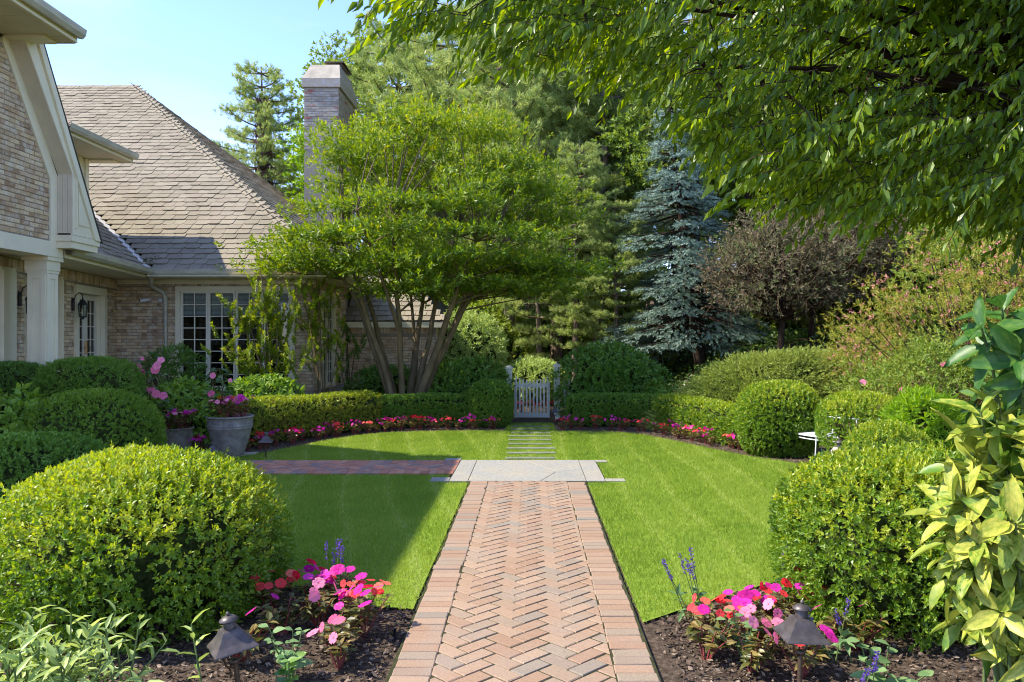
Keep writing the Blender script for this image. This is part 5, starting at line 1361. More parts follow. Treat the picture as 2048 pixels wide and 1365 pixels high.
# hanging sprays through the crown volume
ns = 2300; cand = []
while len(cand) < ns:
    y = rng.uniform(5.0, 8.8); x = rng.uniform(-1.3, 5.8)
    if x < left_edge(y) + .25 * math.sin(y * 9) : continue
    zb = under(x, y) + .16 * math.sin(x * 5.1 + y * 2) + .10 * math.sin(x * 11 - y * 5)
    t = rng.random() ** 1.5; cand.append((x, y, zb + .05 + t * (2.1 if x > .7 else 1.1)))
cand = np.array(cand)
LP = []; LA = []; LN = []; LS = []
for c in cand:
    d = unit(np.array([-.75 + rng.normal(0, .35), -.25 + rng.normal(0, .4), -.25 + rng.normal(0, .22)])); L = rng.uniform(.28, .62)
    b = c - d * L * .5; pts = bez(b, b + d * L * .5 + [0, 0, .05], b + d * L + [0, 0, -.10], 4)
    seg.append(tube(pts, np.linspace(.0045, .0018, 4), 3))
    n = int(L / .036); sd = unit(np.cross(d, [0, 0, 1]))
    for j in range(n):
        t = (j + .7) / n; p = b * (1 - t) ** 2 + 2 * t * (1 - t) * (b + d * L * .5 + [0, 0, .05]) + t * t * (b + d * L + [0, 0, -.10]); sg = 1 if j % 2 else -1
        a = unit(d * .55 + sd * sg * .55 + np.array([0, 0, -.85 + rng.normal(0, .25)]) + rng.normal(0, .15, 3))
        LP.append(p); LA.append(a); LN.append(unit(sd * sg * .2 - d * .5 + np.array([0, 0, .7]) + rng.normal(0, .35, 3))); LS.append(rng.uniform(.085, .135))
    if rng.random() < .16:
        k = L_[np.argmin(np.linalg.norm(L_ - c, axis=1))]; seg.append(tube(bez(k, (k + b) / 2 + [0, 0, .1], b, 5), np.linspace(.009, .004, 5), 4))
LP, LA, LN, LS = map(np.array, (LP, LA, LN, LS))
uc = np.c_[rng.uniform(1.5, 7.5, 760), rng.uniform(5.0, 9.5, 760), np.zeros(760)]  # extra leaf mass added overhead to shade the hanging sprays below
uc = uc[uc[:, 0] > 1.0 + (uc[:, 1] - 5.0) * .9]; uc[:, 2] = under(uc[:, 0], uc[:, 1]) + rng.uniform(1.7, 3.2, len(uc))
build('added_shade_leaves', [(lambda r_: (r_[0] - OB, r_[1], r_[2]))(crown_leaves(uc, (4, 7, 3), .5, 11, 5, .15, .15, .42, .8))], 'canopy', ov).__setitem__('kind', 'stuff')
build('trunk', [(V - OB, F, t) for V, F, t in seg], 'dark_bark', ov, True)
px_ = 1061 + FPX * LP[:, 0] / LP[:, 1]; py_ = 677 - FPX * (LP[:, 2] - EYE) / LP[:, 1]
big = np.where((LP[:, 1] < 6.2) & (px_ > 0) & (px_ < 2048) & (py_ > 0), LS / LP[:, 1] * (1.3 - .3 * (LP[:, 0] > 1.2)), 0)
pick = np.argsort(-big)[:300]; rest = np.setdiff1d(np.arange(len(LP)), pick)
tl_ = rng.random(len(LP))
def lf(ix, T): return inst(T[0], T[1], LP[ix] - OB, LA[ix], LN[ix], np.stack([LS[ix], LS[ix] * (.36 if T is LANCE else .40), LS[ix]], 1), tl_[ix])
nr_ = LP[rest][:, 1] < 5.9
build('foliage', [lf(rest[nr_], LANCE), lf(rest[~nr_], LEAF)], 'canopy', ov).__setitem__('kind', 'stuff')
def leaf_objects(parent, base, P, A, N, S, w, meshes, name='leaf'):
    """single leaves as child objects sharing a few meshes"""
    for i in range(len(P)):
        a = unit(A[i]); b = unit(np.cross(N[i], a)); n = np.cross(a, b); s = S[i]; p = P[i] - base
        o = bpy.data.objects.new(name, meshes[rng.integers(len(meshes))]); link(o, parent)
        o.matrix_basis = Matrix(((a[0] * s, b[0] * s * w, n[0] * s, p[0]), (a[1] * s, b[1] * s * w, n[1] * s, p[1]), (a[2] * s, b[2] * s * w, n[2] * s, p[2]), (0, 0, 0, 1)))
LM = [mesh_of('leaf', [(np.array(LANCE[0], float), np.array(LANCE[1]), np.full(8, t))], 'canopy', True) for t in (.1, .35, .6, .9)]
leaf_objects(ov, OB, LP[pick], LA[pick], LN[pick], LS[pick], .36, LM)

# gold-splashed shrub at the right edge
def splash_mat(name, green, gold, lo, hi):
    m, nt, out = new_mat(name); L = nt.links.new
    tc = nt.nodes.new("ShaderNodeTexCoord"); oi = nt.nodes.new("ShaderNodeObjectInfo"); ad = nt.nodes.new("ShaderNodeVectorMath"); ad.operation = 'ADD'
    ns = nt.nodes.new("ShaderNodeTexNoise"); ns.inputs["Scale"].default_value = 4.5; ns.inputs["Detail"].default_value = 5; ns.inputs["Roughness"].default_value = .65
    mr = nt.nodes.new("ShaderNodeMath"); mr.operation = 'MULTIPLY'; mr.inputs[1].default_value = 37.0
    L(oi.outputs["Random"], mr.inputs[0]); L(tc.outputs["Object"], ad.inputs[0]); L(mr.outputs[0], ad.inputs[1]); L(ad.outputs[0], ns.inputs["Vector"])
    rp = ramp(nt, [(lo, green), (hi, gold)]); L(ns.outputs["Fac"], rp.inputs[0])
    pb = nt.nodes.new("ShaderNodeBsdfPrincipled"); pb.inputs["Roughness"].default_value = .42; pb.inputs["Specular IOR Level"].default_value = .4
    tr = nt.nodes.new("ShaderNodeBsdfTranslucent"); mx = nt.nodes.new("ShaderNodeMixShader"); mx.inputs[0].default_value = .32
    L(rp.outputs[0], pb.inputs["Base Color"]); L(rp.outputs[0], tr.inputs[0]); L(pb.outputs[0], mx.inputs[1]); L(tr.outputs[0], mx.inputs[2]); L(mx.outputs[0], out.inputs[0])
    return m
M['gold_a'] = splash_mat('gold_leaf', (0.24, 0.32, 0.03), (0.60, 0.56, 0.09), .34, .60)
M['gold_b'] = splash_mat('gold_green_leaf', (0.110, 0.220, 0.020), (0.48, 0.50, 0.07), .38, .66)
M['gold_c'] = splash_mat('green_splashed_leaf', (0.040, 0.130, 0.016), (0.17, 0.28, 0.03), .45, .85)
BL = (np.array(BIGLEAF[0], float), np.array(BIGLEAF[1]))
def shrub_leaves(o, base, ctr, rad, nro, meshes_fn, size, seed, front=True, w=.62, nper=7, tilt=.35):
    """whorled rosettes of large leaves facing outwards"""
    r = np.random.default_rng(seed); st = []
    for k in range(nro):
        d = unit(r.normal(size=3) * [1, 1, .9]); 
        if front: d[1] = -abs(d[1]) * .8 - .1; d[0] = d[0] if r.random() < .3 else -abs(d[0])
        d = unit(d); c = ctr + d * rad * r.uniform(.55, 1.0)
        ax = unit(d * .8 + np.array([0, 0, .55])); ref = unit(np.cross(ax, r.normal(size=3))); r2 = np.cross(ax, ref)
        st.append(tube(bez(np.array([ctr[0] + r.normal(0, .08), ctr[1] + r.normal(0, .08), 0]), (ctr + c) / 2 - [0, 0, .15], c, 6), np.linspace(.010, .005, 6), 5))
        P = []; A = []; N = []; S = []
        for j in range(nper):
            a = j * 2.4 + r.uniform(-.3, .3); rad_ = math.cos(a) * ref + math.sin(a) * r2; t = j / nper
            P.append(c - ax * .10 * t); A.append(unit(rad_ * (.75 + .35 * t) + ax * (.75 - .75 * t) + np.array([0, 0, -tilt * t]))); N.append(unit(ax + rad_ * -.2)); S.append(size * r.uniform(.65, 1.15))
        leaf_objects(o, base, P, A, N, S, w, meshes_fn(c))
    return st
au = empty('gold_splashed_shrub', (1.86, 3.15, 0)); tag(au, 'tall shrub with large yellow-splashed leaves at the right edge', 'shrub')
AB = np.array([1.86, 3.15, 0.0])
LMs = {k: [mesh_of('leaf', [(BL[0], BL[1], None)], k, True)] for k in ('gold_a', 'gold_b', 'gold_c')}
def gold_pick(c): return LMs['gold_c'] if c[2] > 1.46 else (LMs['gold_a'] * 3 + LMs['gold_b'] * 2)
st = shrub_leaves(au, AB, np.array([1.98, 3.22, .95]), np.array([.42, .36, .58]), 33, gold_pick, .172, 5, True, .36)
st += shrub_leaves(au, AB, np.array([2.05, 3.30, 1.72]), np.array([.30, .36, .22]), 9, gold_pick, .185, 6, True, .36)
ng = 300; dg = unit(rng.normal(size=(ng, 3))); dg[:, 1] = -np.abs(dg[:, 1]) * .7; dg[:, 0] = np.where(rng.random(ng) < .7, -np.abs(dg[:, 0]), dg[:, 0])
Pg = np.array([2.02, 3.26, .92]) + dg * np.array([.40, .36, .58]) * rng.uniform(.55, .95, (ng, 1)); sg_ = rng.uniform(.11, .18, ng)
build('back_leaves', [inst(BL[0], BL[1], Pg - AB, dg * .7 + rng.normal(0, .6, (ng, 3)) + [0, 0, .1], rng.normal(0, .4, (ng, 3)) + dg * .4 + [0, 0, .8], np.stack([sg_, sg_ * .36, sg_], 1))], 'gold_b', au, True).__setitem__('kind', 'stuff')
build('stem', [(V - AB, F, t) for V, F, t in st], 'stem', au).__setitem__('kind', 'stuff')
ni = 900; Pi = np.array([2.22, 3.45, 1.00]) + unit(rng.normal(size=(ni, 3))) * np.array([.36, .34, .72]) * rng.uniform(.3, 1, (ni, 1))
build('inner_foliage', [inst(BL[0], BL[1], Pi - AB, rng.normal(size=(ni, 3)) + [-.3, -.4, -.2], rng.normal(size=(ni, 3)) + [0, 0, 1], np.stack([np.full(ni, .13), np.full(ni, .045), np.full(ni, .13)], 1), rng.random(ni))], 'dark_glossy', au).__setitem__('kind', 'stuff')

# narrow-leaved plant at the bottom left corner
dp = empty('daphne_plant', (-1.98, 3.20, 0)); tag(dp, 'low plant with narrow pale green leaves at the bottom left corner', 'plant')
DB = np.array([-1.98, 3.20, 0.0])
DM = [mesh_of('leaf', [(np.array(LANCE[0], float), np.array(LANCE[1]), np.full(8, t))], 'pale', True) for t in (.15, .45, .8)]
st = []; cnt_ = 0
dj = []
for k in range(85):
    d = unit(np.array([rng.normal(0, .35), rng.normal(0, .3), 1.0])); b = DB + [rng.normal(0, .20), rng.normal(0, .13), .05]; L = rng.uniform(.34, .52); e = b + d * L
    st.append(tube([b, b + d * L * .5, e], [.006, .005, .003], 5)); ref = unit(np.cross(d, rng.normal(size=3))); r2 = np.cross(d, ref); P = []; A = []; N = []; S = []
    for j in range(8):
        a = j * 2.4; rad_ = math.cos(a) * ref + math.sin(a) * r2; t = 1 - j / 11
        P.append(b + d * L * t); A.append(unit(rad_ * .8 + d * (.25 + .55 * (t - .3)))); N.append(unit(d - rad_ * .3)); S.append(rng.uniform(.075, .110))
    if k < 37: leaf_objects(dp, DB, P, A, N, S, .27, DM)
    else: dj.append(inst(LANCE[0], LANCE[1], np.array(P) - DB, np.array(A), np.array(N), np.stack([S, np.array(S) * .27, S], 1), rng.random(len(P))))
build('back_leaves', dj, 'pale', dp, True).__setitem__('kind', 'stuff')
build('stem', [(V - DB, F, t) for V, F, t in st], 'stem', dp).__setitem__('kind', 'stuff')

# ------------------------------------------------------------------ bedding plants
def impatiens(seed, mats, near, nl=46, nf=12, size=1.0, leafmat='bronze_leaf', fs=1.0):
    """leaves on red stems with a dome of five-petalled flowers; returns an unlinked recipe of meshes"""
    r = np.random.default_rng(seed); st = []; lp = []; la = []
    for k in range(9):
        a = r.uniform(0, 6.28); rr = r.uniform(.04, .15); e = np.array([math.cos(a) * rr, math.sin(a) * rr, r.uniform(.14, .25)]) * size
        st.append(tube(bez((e[0] * .15, e[1] * .15, 0), (e[0] * .5, e[1] * .5, e[2] * .6), e, 4), np.array([.006, .005, .004, .003]) * size, 5))
        for j in range(nl // 9):
            t = r.uniform(.45, 1.0); p = e * [t, t, t]; b = r.uniform(0, 6.28); lp.append(p); la.append((math.cos(b), math.sin(b), r.uniform(-.1, .7)))
    lp = np.array(lp); n = len(lp); s = r.uniform(.055, .085, n) * size
    leaves = inst(LANCE[0], LANCE[1], lp, np.array(la), r.normal(0, .3, (n, 3)) + [0, 0, 1], np.stack([s, s * .45, s], 1), r.random(n))
    fl = []
    for k in range(nf):
        a = r.uniform(0, 6.28); rr = .17 * math.sqrt(r.random()) * size; p = np.array([math.cos(a) * rr, math.sin(a) * rr, (.29 - .35 * (rr / size) ** 1.2 * 1.2) * size + r.normal(0, .015)])
        nrm = unit(np.array([p[0] * 3, p[1] * 3 - .35, .55]) + r.normal(0, .2, 3)); fl.append((p, nrm, r.uniform(.046, .062) * size * fs, mats[r.integers(len(mats))], r.random()))
    rec = {'stem': mesh_of('stem', st, 'red_stem'), 'foliage': mesh_of('foliage', [leaves], leafmat)}
    heads = []
    for (p, nm_, s_, m_, t_) in fl:
        ref = unit(np.cross(nm_, r.normal(size=3)))
        if near: heads.append((mesh_of('flower', [inst(FLOWER[0], FLOWER[1], [(0, 0, 0)], [ref], [nm_], [s_], [t_])], m_), p))
        else: heads.append((m_, inst(FLOWER[0], FLOWER[1], [p], [ref], [nm_], [s_ * 1.05], [t_])))
    if not near:
        by = {}
        for m_, prt in heads: by.setdefault(m_, []).append(prt)
        rec['blossoms'] = [mesh_of('blossoms', v, m_) for m_, v in by.items()]
    else: rec['flowers'] = heads
    return rec
def place_imp(rec, loc, rz, s, label, group, cat='flower plant', name='impatiens'):
    o = empty(name, loc, rz); o.scale = (s, s, s); tag(o, label, cat, group)
    link(bpy.data.objects.new('stem', rec['stem']), o); link(bpy.data.objects.new('foliage', rec['foliage']), o)
    for b in rec.get('blossoms', []): link(bpy.data.objects.new('blossoms', b), o)
    for me, p in rec.get('flowers', []):
        f = bpy.data.objects.new('flower', me); link(f, o); f.location = p
    return o
FAR = {'red': [impatiens(70 + i, ['red', 'red', 'coral'], False, 60, 12) for i in range(2)], 'magenta': [impatiens(75 + i, ['magenta'], False, 60, 9) for i in range(2)], 'mixed': [impatiens(80, ['magenta', 'red', 'pink'], False, 50, 14)], 'sparse': [impatiens(83, ['magenta'], False, 60, 4)]}
CW = {'red': 'red', 'magenta': 'magenta', 'mixed': 'mixed red and magenta', 'sparse': 'sparsely flowering magenta'}
def bed(path, n, seq, where, group, jit=.05):
    c, _ = poly_curve(smooth_curve(path, 2), n)
    for i, (x, y) in enumerate(c):
        k = seq[i % len(seq)]; v = FAR[k]; rec = v[i % len(v)]
        place_imp(rec, (x + rng.normal(0, jit), y + rng.normal(0, jit), 0), rng.uniform(0, 6.28), rng.uniform(.62, .92), CW[k] + ' impatiens, ' + ORD[i] + ' ' + where, group)
bed([(-4.2, 12.0), (-3.95, 12.75), (-3.62, 13.35), (-3.25, 14.05), (-2.6, 14.6), (-1.8, 14.85), (-.62, 14.85)], 30, ['red', 'magenta', 'red', 'red', 'magenta', 'mixed', 'red', 'sparse', 'magenta'], 'from the large pot along the curved bed', 'impatiens in the curved left bed')
bed([(.60, 14.75), (1.2, 14.85), (1.9, 14.75), (2.3, 14.2), (2.55, 13.5), (2.85, 12.75), (3.2, 12.0), (3.45, 11.5)], 25, ['red', 'magenta', 'sparse', 'red', 'magenta', 'magenta', 'red', 'mixed'], 'from the gate along the right-hand bed', 'impatiens in the right bed')
bed([(-4.75, 11.7), (-5.0, 12.1), (-4.6, 12.2)], 3, ['magenta', 'red', 'magenta'], 'behind the large pot counted from its left', 'impatiens behind the pots')
bed([(-.35, 18.2), (.45, 18.2)], 6, ['red', 'mixed', 'red'], 'of the row seen through the gate from its left', 'impatiens beyond the gate')
NEAR = [impatiens(90, ['magenta', 'red', 'red'], True, 90, 12, fs=1.25), impatiens(91, ['magenta', 'magenta', 'red'], True, 90, 10, fs=1.25), impatiens(92, ['coral', 'red', 'coral'], True, 90, 13, fs=1.2), impatiens(93, ['magenta', 'pink'], True, 90, 6, fs=1.2), impatiens(94, ['magenta'], True, 110, 1, fs=1.1)]
nearspots = [(-1.60, 4.92, 2, 'coral and red impatiens touching the right side of the big left bush'), (-1.40, 5.02, 0, 'magenta and red impatiens second from the big left bush'), (-1.20, 4.98, 1, 'magenta impatiens in the middle of the left foreground clump'),
             (-1.02, 4.80, 2, 'coral impatiens at the lawn corner of the left foreground clump'), (-.96, 4.55, 1, 'magenta impatiens next to the small black spotlight'), (-.98, 4.10, 3, 'lone magenta impatiens nearest the brick walk on the left'), (-1.25, 4.70, 3, 'magenta impatiens in front of the left foreground clump'),
             (1.02, 4.45, 2, 'red-budded impatiens nearest the walk on the right'), (1.22, 4.55, 1, 'magenta impatiens behind the leafy one right of the walk'), (1.45, 4.70, 0, 'magenta impatiens at the back of the right foreground bed'), (1.62, 4.85, 0, 'red and magenta impatiens against the big right bush'),
             (1.12, 4.05, 3, 'sparse leafy impatiens low beside the walk on the right'), (1.36, 4.00, 1, 'magenta impatiens just left of the right path light'), (1.30, 4.32, 3, 'pink impatiens in the middle of the right foreground bed'),
             (1.50, 4.30, 4, 'leafy impatiens with hardly a bloom behind the right path light'), (.92, 4.20, 4, 'leafy impatiens with hardly a bloom at the walk edge on the right'), (1.78, 4.35, 4, 'leafy impatiens with hardly a bloom under the big right bush'), (-1.42, 4.55, 4, 'leafy impatiens with hardly a bloom under the big left bush'), (-1.52, 4.20, 4, 'leafy impatiens with hardly a bloom behind the left path light'), (-1.08, 4.35, 4, 'leafy impatiens with hardly a bloom in the middle of the left bed')]
for (x, y, v, lbl) in nearspots: place_imp(NEAR[v], (x, y, 0), rng.uniform(0, 6.28), rng.uniform(.92, 1.08), lbl, 'impatiens in the foreground beds').scale.z *= .86

# salvia spikes
def salvia(label, loc, n, h, lean=(0, 0), leafy_=True):
    o = empty('salvia', loc); tag(o, label, 'flower plant', 'salvia clumps'); st = []; fp = []; lp = []
    for k in range(n):
        d = np.array([rng.normal(0, .16) + lean[0], rng.normal(0, .12) + lean[1], 1.0]); L = h * rng.uniform(.75, 1.05); b = np.array([rng.normal(0, .03), rng.normal(0, .03), 0]); e = b + d * L
        st.append(tube([b, b + d * L * .5, e], [.004, .003, .002], 4)); t = rng.uniform(.70, 1, (34, 1)); a = rng.uniform(0, 6.28, 34)
        fp.append(np.c_[b + d * L * t, np.cos(a), np.sin(a)])
        t2 = rng.uniform(.1, .5, (6, 1)); lp.append(b + d * L * t2)
    fp = np.concatenate(fp); m = len(fp); ax = np.c_[fp[:, 3], fp[:, 4], np.full(m, .4)]
    build('stem', st, 'stem', o).__setitem__('kind', 'stuff')
    build('florets', [inst(LEAF[0], LEAF[1], fp[:, :3], ax, rng.normal(size=(m, 3)), np.stack([np.full(m, .017), np.full(m, .010), np.full(m, .01)], 1), rng.random(m))], 'purple', o).__setitem__('kind', 'stuff')
    lp = np.concatenate(lp); m = len(lp)
    if leafy_: build('foliage', [inst(LANCE[0], LANCE[1], lp, rng.normal(size=(m, 3)) * [1, 1, .4] + [0, 0, .3], rng.normal(0, .3, (m, 3)) + [0, 0, 1], np.stack([np.full(m, .075), np.full(m, .032), np.full(m, .07)], 1), rng.random(m))], 'salvia_leaf', o)
salvia('pale purple salvia spikes at the lawn edge behind the left impatiens', (-1.28, 5.12, 0), 5, .40)
salvia('dark purple salvia leaning over the lawn right of the walk', (1.00, 4.78, 0), 6, .46, (-.38, .1))
salvia('purple salvia spike against the big right bush above the impatiens', (1.58, 4.98, 0), 3, .46, (.05, 0))
salvia('purple salvia bending out beside the right path light', (1.44, 3.55, 0), 3, .30, (.10, -.1))
salvia('purple salvia at the foot of the big right bush', (1.62, 4.2, 0), 3, .34, (-.2, 0))
def broad_plant(label, loc, n, h, ll, mat, seed):
    o = empty('leafy_plant', loc); tag(o, label, 'plant', 'leafy plants in the foreground beds'); r = np.random.default_rng(seed); st = []
    ms = [mesh_of('leaf', [(BL[0], BL[1], np.full(len(BL[1]), t))], mat, True) for t in (.2, .6, .9)]
    P = []; A = []; N = []; S = []
    for k in range(n):
        d = unit(np.array([r.normal(0, .35), r.normal(0, .3), 1])); L = h * r.uniform(.7, 1.1); st.append(tube([(0, 0, 0), d * L * .5, d * L], [.005, .004, .003], 5))
        for j in range(7):
            t = .3 + .7 * j / 6; a = j * 2.6 + r.uniform(-.4, .4); P.append(d * L * t); A.append((math.cos(a), math.sin(a), r.uniform(0, .6))); N.append((r.normal(0, .25), -.25, 1)); S.append(ll * r.uniform(.6, 1.1) * (1.25 - .5 * t))
    build('stem', st, 'stem', o).__setitem__('kind', 'stuff'); leaf_objects(o, np.zeros(3), P, A, N, S, .62, ms)
broad_plant('green toothed-leaf plant in front of the left impatiens', (-1.18, 3.95, 0), 4, .32, .085, 'salvia_leaf', 1)
broad_plant('second green toothed-leaf plant lower in the left foreground bed', (-1.12, 3.68, 0), 3, .22, .080, 'laurel', 2)
broad_plant('pale green broad-leaved plant right of the right path light', (1.62, 3.70, 0), 4, .30, .095, 'salvia_leaf', 3)
broad_plant('grey-green broad-leaved plant at the front of the right foreground bed', (1.12, 4.18, 0), 4, .26, .085, 'salvia_leaf', 4)

# ------------------------------------------------------------------ pots and mandevillas
def relief(r, z, n, amp):
    parts = []
    for k in range(n):
        a = 2 * math.pi * k / n
        for (dz, s) in ((.022, 1), (-.022, -1)):
            th = np.linspace(0, 1.5 * math.pi, 7); rr = .024 * (1 - th / 7.5)
            pts = [((r + amp) * math.cos(a + s * .02 + rr[i] * math.cos(th[i]) / r), (r + amp) * math.sin(a + s * .02 + rr[i] * math.cos(th[i]) / r), z + dz * .6 + s * rr[i] * math.sin(th[i])) for i in range(7)]
            parts.append(tube(pts, .0065, 4))
    return parts
def pot(label, loc, rt, rb, h, mat, smooth_band):
    o = empty('flower_pot', loc); tag(o, label, 'pot', 'cast stone flower pots')
    P = [(rb * .9, 0), (rb, .01), (rb + (rt - rb) * .30, h * .22), (rb + (rt - rb) * .62, h * .48)]
    if smooth_band: P += [(rb + (rt - rb) * .80, h * .68), (rt * .955, h * .70), (rt * .955, h * .715), (rt * .93, h * .72), (rt * .945, h * .74), (rt * .965, h * .76), (rt * .965, h * .775), (rt * .94, h * .78), (rt * .945, h * .95)]
    else: P += [(rb + (rt - rb) * .70, h * .55), (rt * .93, h * .90)]
    P += [(rt, h * .955), (rt * 1.02, h * .975), (rt * 1.01, h), (rt * .92, h), (rt * .90, h * .93), (0.001, h * .92)]
    build('body', [lathe(P, 48)], mat, o, True)
    build('relief', relief(rt * .945 if smooth_band else rt * .86, h * (.865 if smooth_band else .62), 26 if smooth_band else 20, -.002), mat, o).__setitem__('kind', 'stuff')
    build('potting_soil', [lathe([(.001, h * .935), (rt * .9, h * .93)], 24)], 'soil', o)
    return o
PA = (X(460, 11.45), 11.45, .02); PB = (X(352, 11.9), 11.9, 0)
pot('large grey cast stone pot full of flowers beside the brick side walk', PA, .325, .185, .57, 'pot', True)
pot('smaller tan pot with scroll relief next to the domed bush', PB, .255, .19, .37, 'pot_tan', False)
POTR = [impatiens(101, ['pink', 'pink', 'magenta'], True, 60, 15, 1.0), impatiens(102, ['pink', 'pink', 'orange'], True, 60, 13, 1.0), impatiens(103, ['purple', 'magenta'], True, 54, 6, .9)]
for i, (dx, dy, v) in enumerate([(.12, -.12, 0), (.16, .08, 0), (-.02, -.16, 1), (-.16, -.04, 2), (-.02, .10, 1)]):
    place_imp(POTR[v], (PA[0] + dx, PA[1] + dy, PA[2] + .53), i * 1.3, 1.1, ['pink impatiens at the front right of the large pot', 'pink impatiens at the back right of the large pot', 'pink and orange impatiens at the front of the large pot', 'purple-flowered plant on the left of the large pot', 'coral and orange impatiens at the back of the large pot'][i], 'flowers in the pots')
for i, (dx, dy, v) in enumerate([(.10, -.09, 0), (-.10, -.08, 1), (.02, .10, 1), (.13, .05, 0)]):
    place_imp(POTR[v], (PB[0] + dx, PB[1] + dy, PB[2] + .33), i * 1.7 + .5, 1.05, ['pink impatiens at the front right of the small pot', 'orange and pink impatiens at the front left of the small pot', 'orange impatiens at the back of the small pot', 'pink impatiens at the right rim of the small pot'][i], 'flowers in the pots')
lime = empty('sweet_potato_vine', (PA[0] - .16, PA[1] - .16, PA[2] + .54)); tag(lime, 'lime green trailing vine over the left rim of the large pot', 'plant')
n_ = 60; lp = np.c_[rng.normal(0, .10, n_), rng.normal(0, .06, n_), rng.normal(.06, .06, n_)]
build('foliage', [inst(LANCE[0], LANCE[1], lp, rng.normal(size=(n_, 3)) * [1, 1, .3], rng.normal(0, .4, (n_, 3)) + [0, -.4, 1], np.stack([np.full(n_, .075), np.full(n_, .055), np.full(n_, .07)], 1), rng.random(n_))], 'bright', lime)
def mandevilla(label, loc, h, r, flowers, mat='pink'):
    o = empty('mandevilla', loc); tag(o, label, 'flower plant', 'mandevilla vines'); n = 210
    z = rng.random(n) * h; a = rng.uniform(0, 6.28, n); rr = r * rng.uniform(.3, 1, n) * np.interp(z / h, [0, .3, .8, 1], [.7, 1, .75, .3])
    P = np.c_[np.cos(a) * rr, np.sin(a) * rr, z]; A = np.c_[np.cos(a), np.sin(a), rng.uniform(-.7, .3, n)]; s = rng.uniform(.07, .12, n)
    build('foliage', [inst(BL[0], BL[1], P, A, np.c_[np.cos(a) * .4, np.sin(a) * .4, np.ones(n)] + rng.normal(0, .25, (n, 3)), np.stack([s, s * .5, s], 1), rng.random(n))], 'dark_glossy', o)
    build('stem', [tube(bez((rng.normal(0, .03), rng.normal(0, .03), 0), (rng.normal(0, .08), rng.normal(0, .08), h * .5), (rng.normal(0, .05), rng.normal(0, .05), h), 6), .006, 5) for _ in range(4)], 'twig', o).__setitem__('kind', 'stuff')
    for (x, z_, s_) in flowers:
        y_ = -r * .85 + rng.normal(0, .02); nrm = unit(np.array([x * 1.2, -1, .35]) + rng.normal(0, .2, 3)); ref = unit(np.cross(nrm, rng.normal(size=3)))
        f = build('flower', [inst(FLOWER[0], FLOWER[1], [(0, 0, 0)], [ref], [nrm], [s_], [rng.random()])], mat, o); f.location = (x, y_, z_)
        build('flower_tube', [tube([(x, y_, z_), np.array([x, y_, z_]) - nrm * .06], [.012, .004], 5)], mat, o)
mandevilla('tall mandevilla with many pink trumpet flowers behind the domed bush', (X(300, 11.6), 11.6, .25), 1.18, .30, [(-.33, .60, .13), (-.26, .63, .10), (-.05, 1.02, .13), (-.02, .96, .11), (.24, 1.06, .13), (.20, 1.00, .12), (.27, 1.14, .10), (.22, .66, .12), (.14, .70, .10), (.30, .63, .12), (.05, .72, .08), (.02, 1.16, .06)])
mandevilla('slender mandevilla with a few pale pink flowers in the large pot', (PA[0] - .18, PA[1] + .05, PA[2] + .53), .72, .19, [(-.02, .62, .09), (-.04, .36, .10), (.22, .55, .06)])

# ------------------------------------------------------------------ path lights, spotlight
def path_light(label, loc, s, tilt, rz):
    o = empty('path_light', loc, 0); o.rotation_euler = (0, tilt, rz); o.scale = (s, s, s); tag(o, label, 'path light', 'lantern path lights along the walks')
    build('stake', [tube([(0, 0, -.12), (0, 0, .20)], .013, 8), lathe([(.013, .20), (.022, .205), (.022, .222), (.001, .226)], 10)], 'bronze', o, True)
    for k in range(4):
        a = k * math.pi / 2 + math.pi / 4; c, s_ = math.cos(a), math.sin(a)
        build('arm', [tube([(.01 * c, .01 * s_, .205), (.05 * c, .05 * s_, .200), (.075 * c, .075 * s_, .225), (.088 * c, .088 * s_, .30)], .0055, 6)], 'bronze', o, True)
    V = []; F = []                                                       # flared four-sided shade
    prof = [(.150, .290), (.148, .296), (.112, .322), (.082, .352), (.060, .380), (.050, .386)]
    for (r, z) in prof:
        for k in range(4): a = k * math.pi / 2 + math.pi / 4; V.append((r * math.cos(a), r * math.sin(a), z))
    for i in range(len(prof) - 1):
        for k in range(4): F.append((i * 4 + k, i * 4 + (k + 1) % 4, i * 4 + 4 + (k + 1) % 4, i * 4 + 4 + k))
    F.append((20, 21, 22, 23))
    build('shade', [(np.array(V), np.array(F), None)], 'copper', o)
    build('collar', [lathe([(.030, .383), (.030, .425), (.026, .430)], 20)], 'copper', o, True)
    build('cap', [lathe([(.001, .424), (.046, .424), (.047, .430), (.030, .444), (.012, .450), (.001, .451)], 20)], 'copper', o, True)
    build('finial', [lathe([(.006, .450), (.011, .456), (.008, .466), (.001, .470)], 10)], 'copper', o, True)
    return o
path_light('tilted bronze lantern path light in front of the big left bush', (X(482, 3.62), 3.62, .05), .90, R(-8), R(33))
path_light('bronze lantern path light in front of the big right bush', (X(1598, 3.68), 3.68, .05), .94, R(2), R(2))
path_light('lantern path light on the grass corner by the large pot', (X(531, 11.15), 11.15, 0), .86, R(2), R(10))
path_light('lantern path light whose cap just shows above the big left bush', (X(425, 10.6), 10.6, 0), .70, 0, R(20))
path_light('small lantern path light right of the picket gate', (X(1109, 16.0), 16.0, 0), .72, 0, R(15))
path_light('lantern path light in front of the leggy boxwood ball', (X(1679, 9.25), 9.25, .02), 1.1, 0, R(40))
so = empty('spotlight', (X(790, 4.5), 4.5, 0)); tag(so, 'small black ground spotlight beside the walk on the left', 'spotlight')
build('housing', [tube([(0, .03, .055), (0, -.035, .075)], .028, 12)], 'black_metal', so, True)
build('hood', [tube([(0, -.03, .073), (0, -.055, .081)], .032, 12)], 'black_metal', so, True)
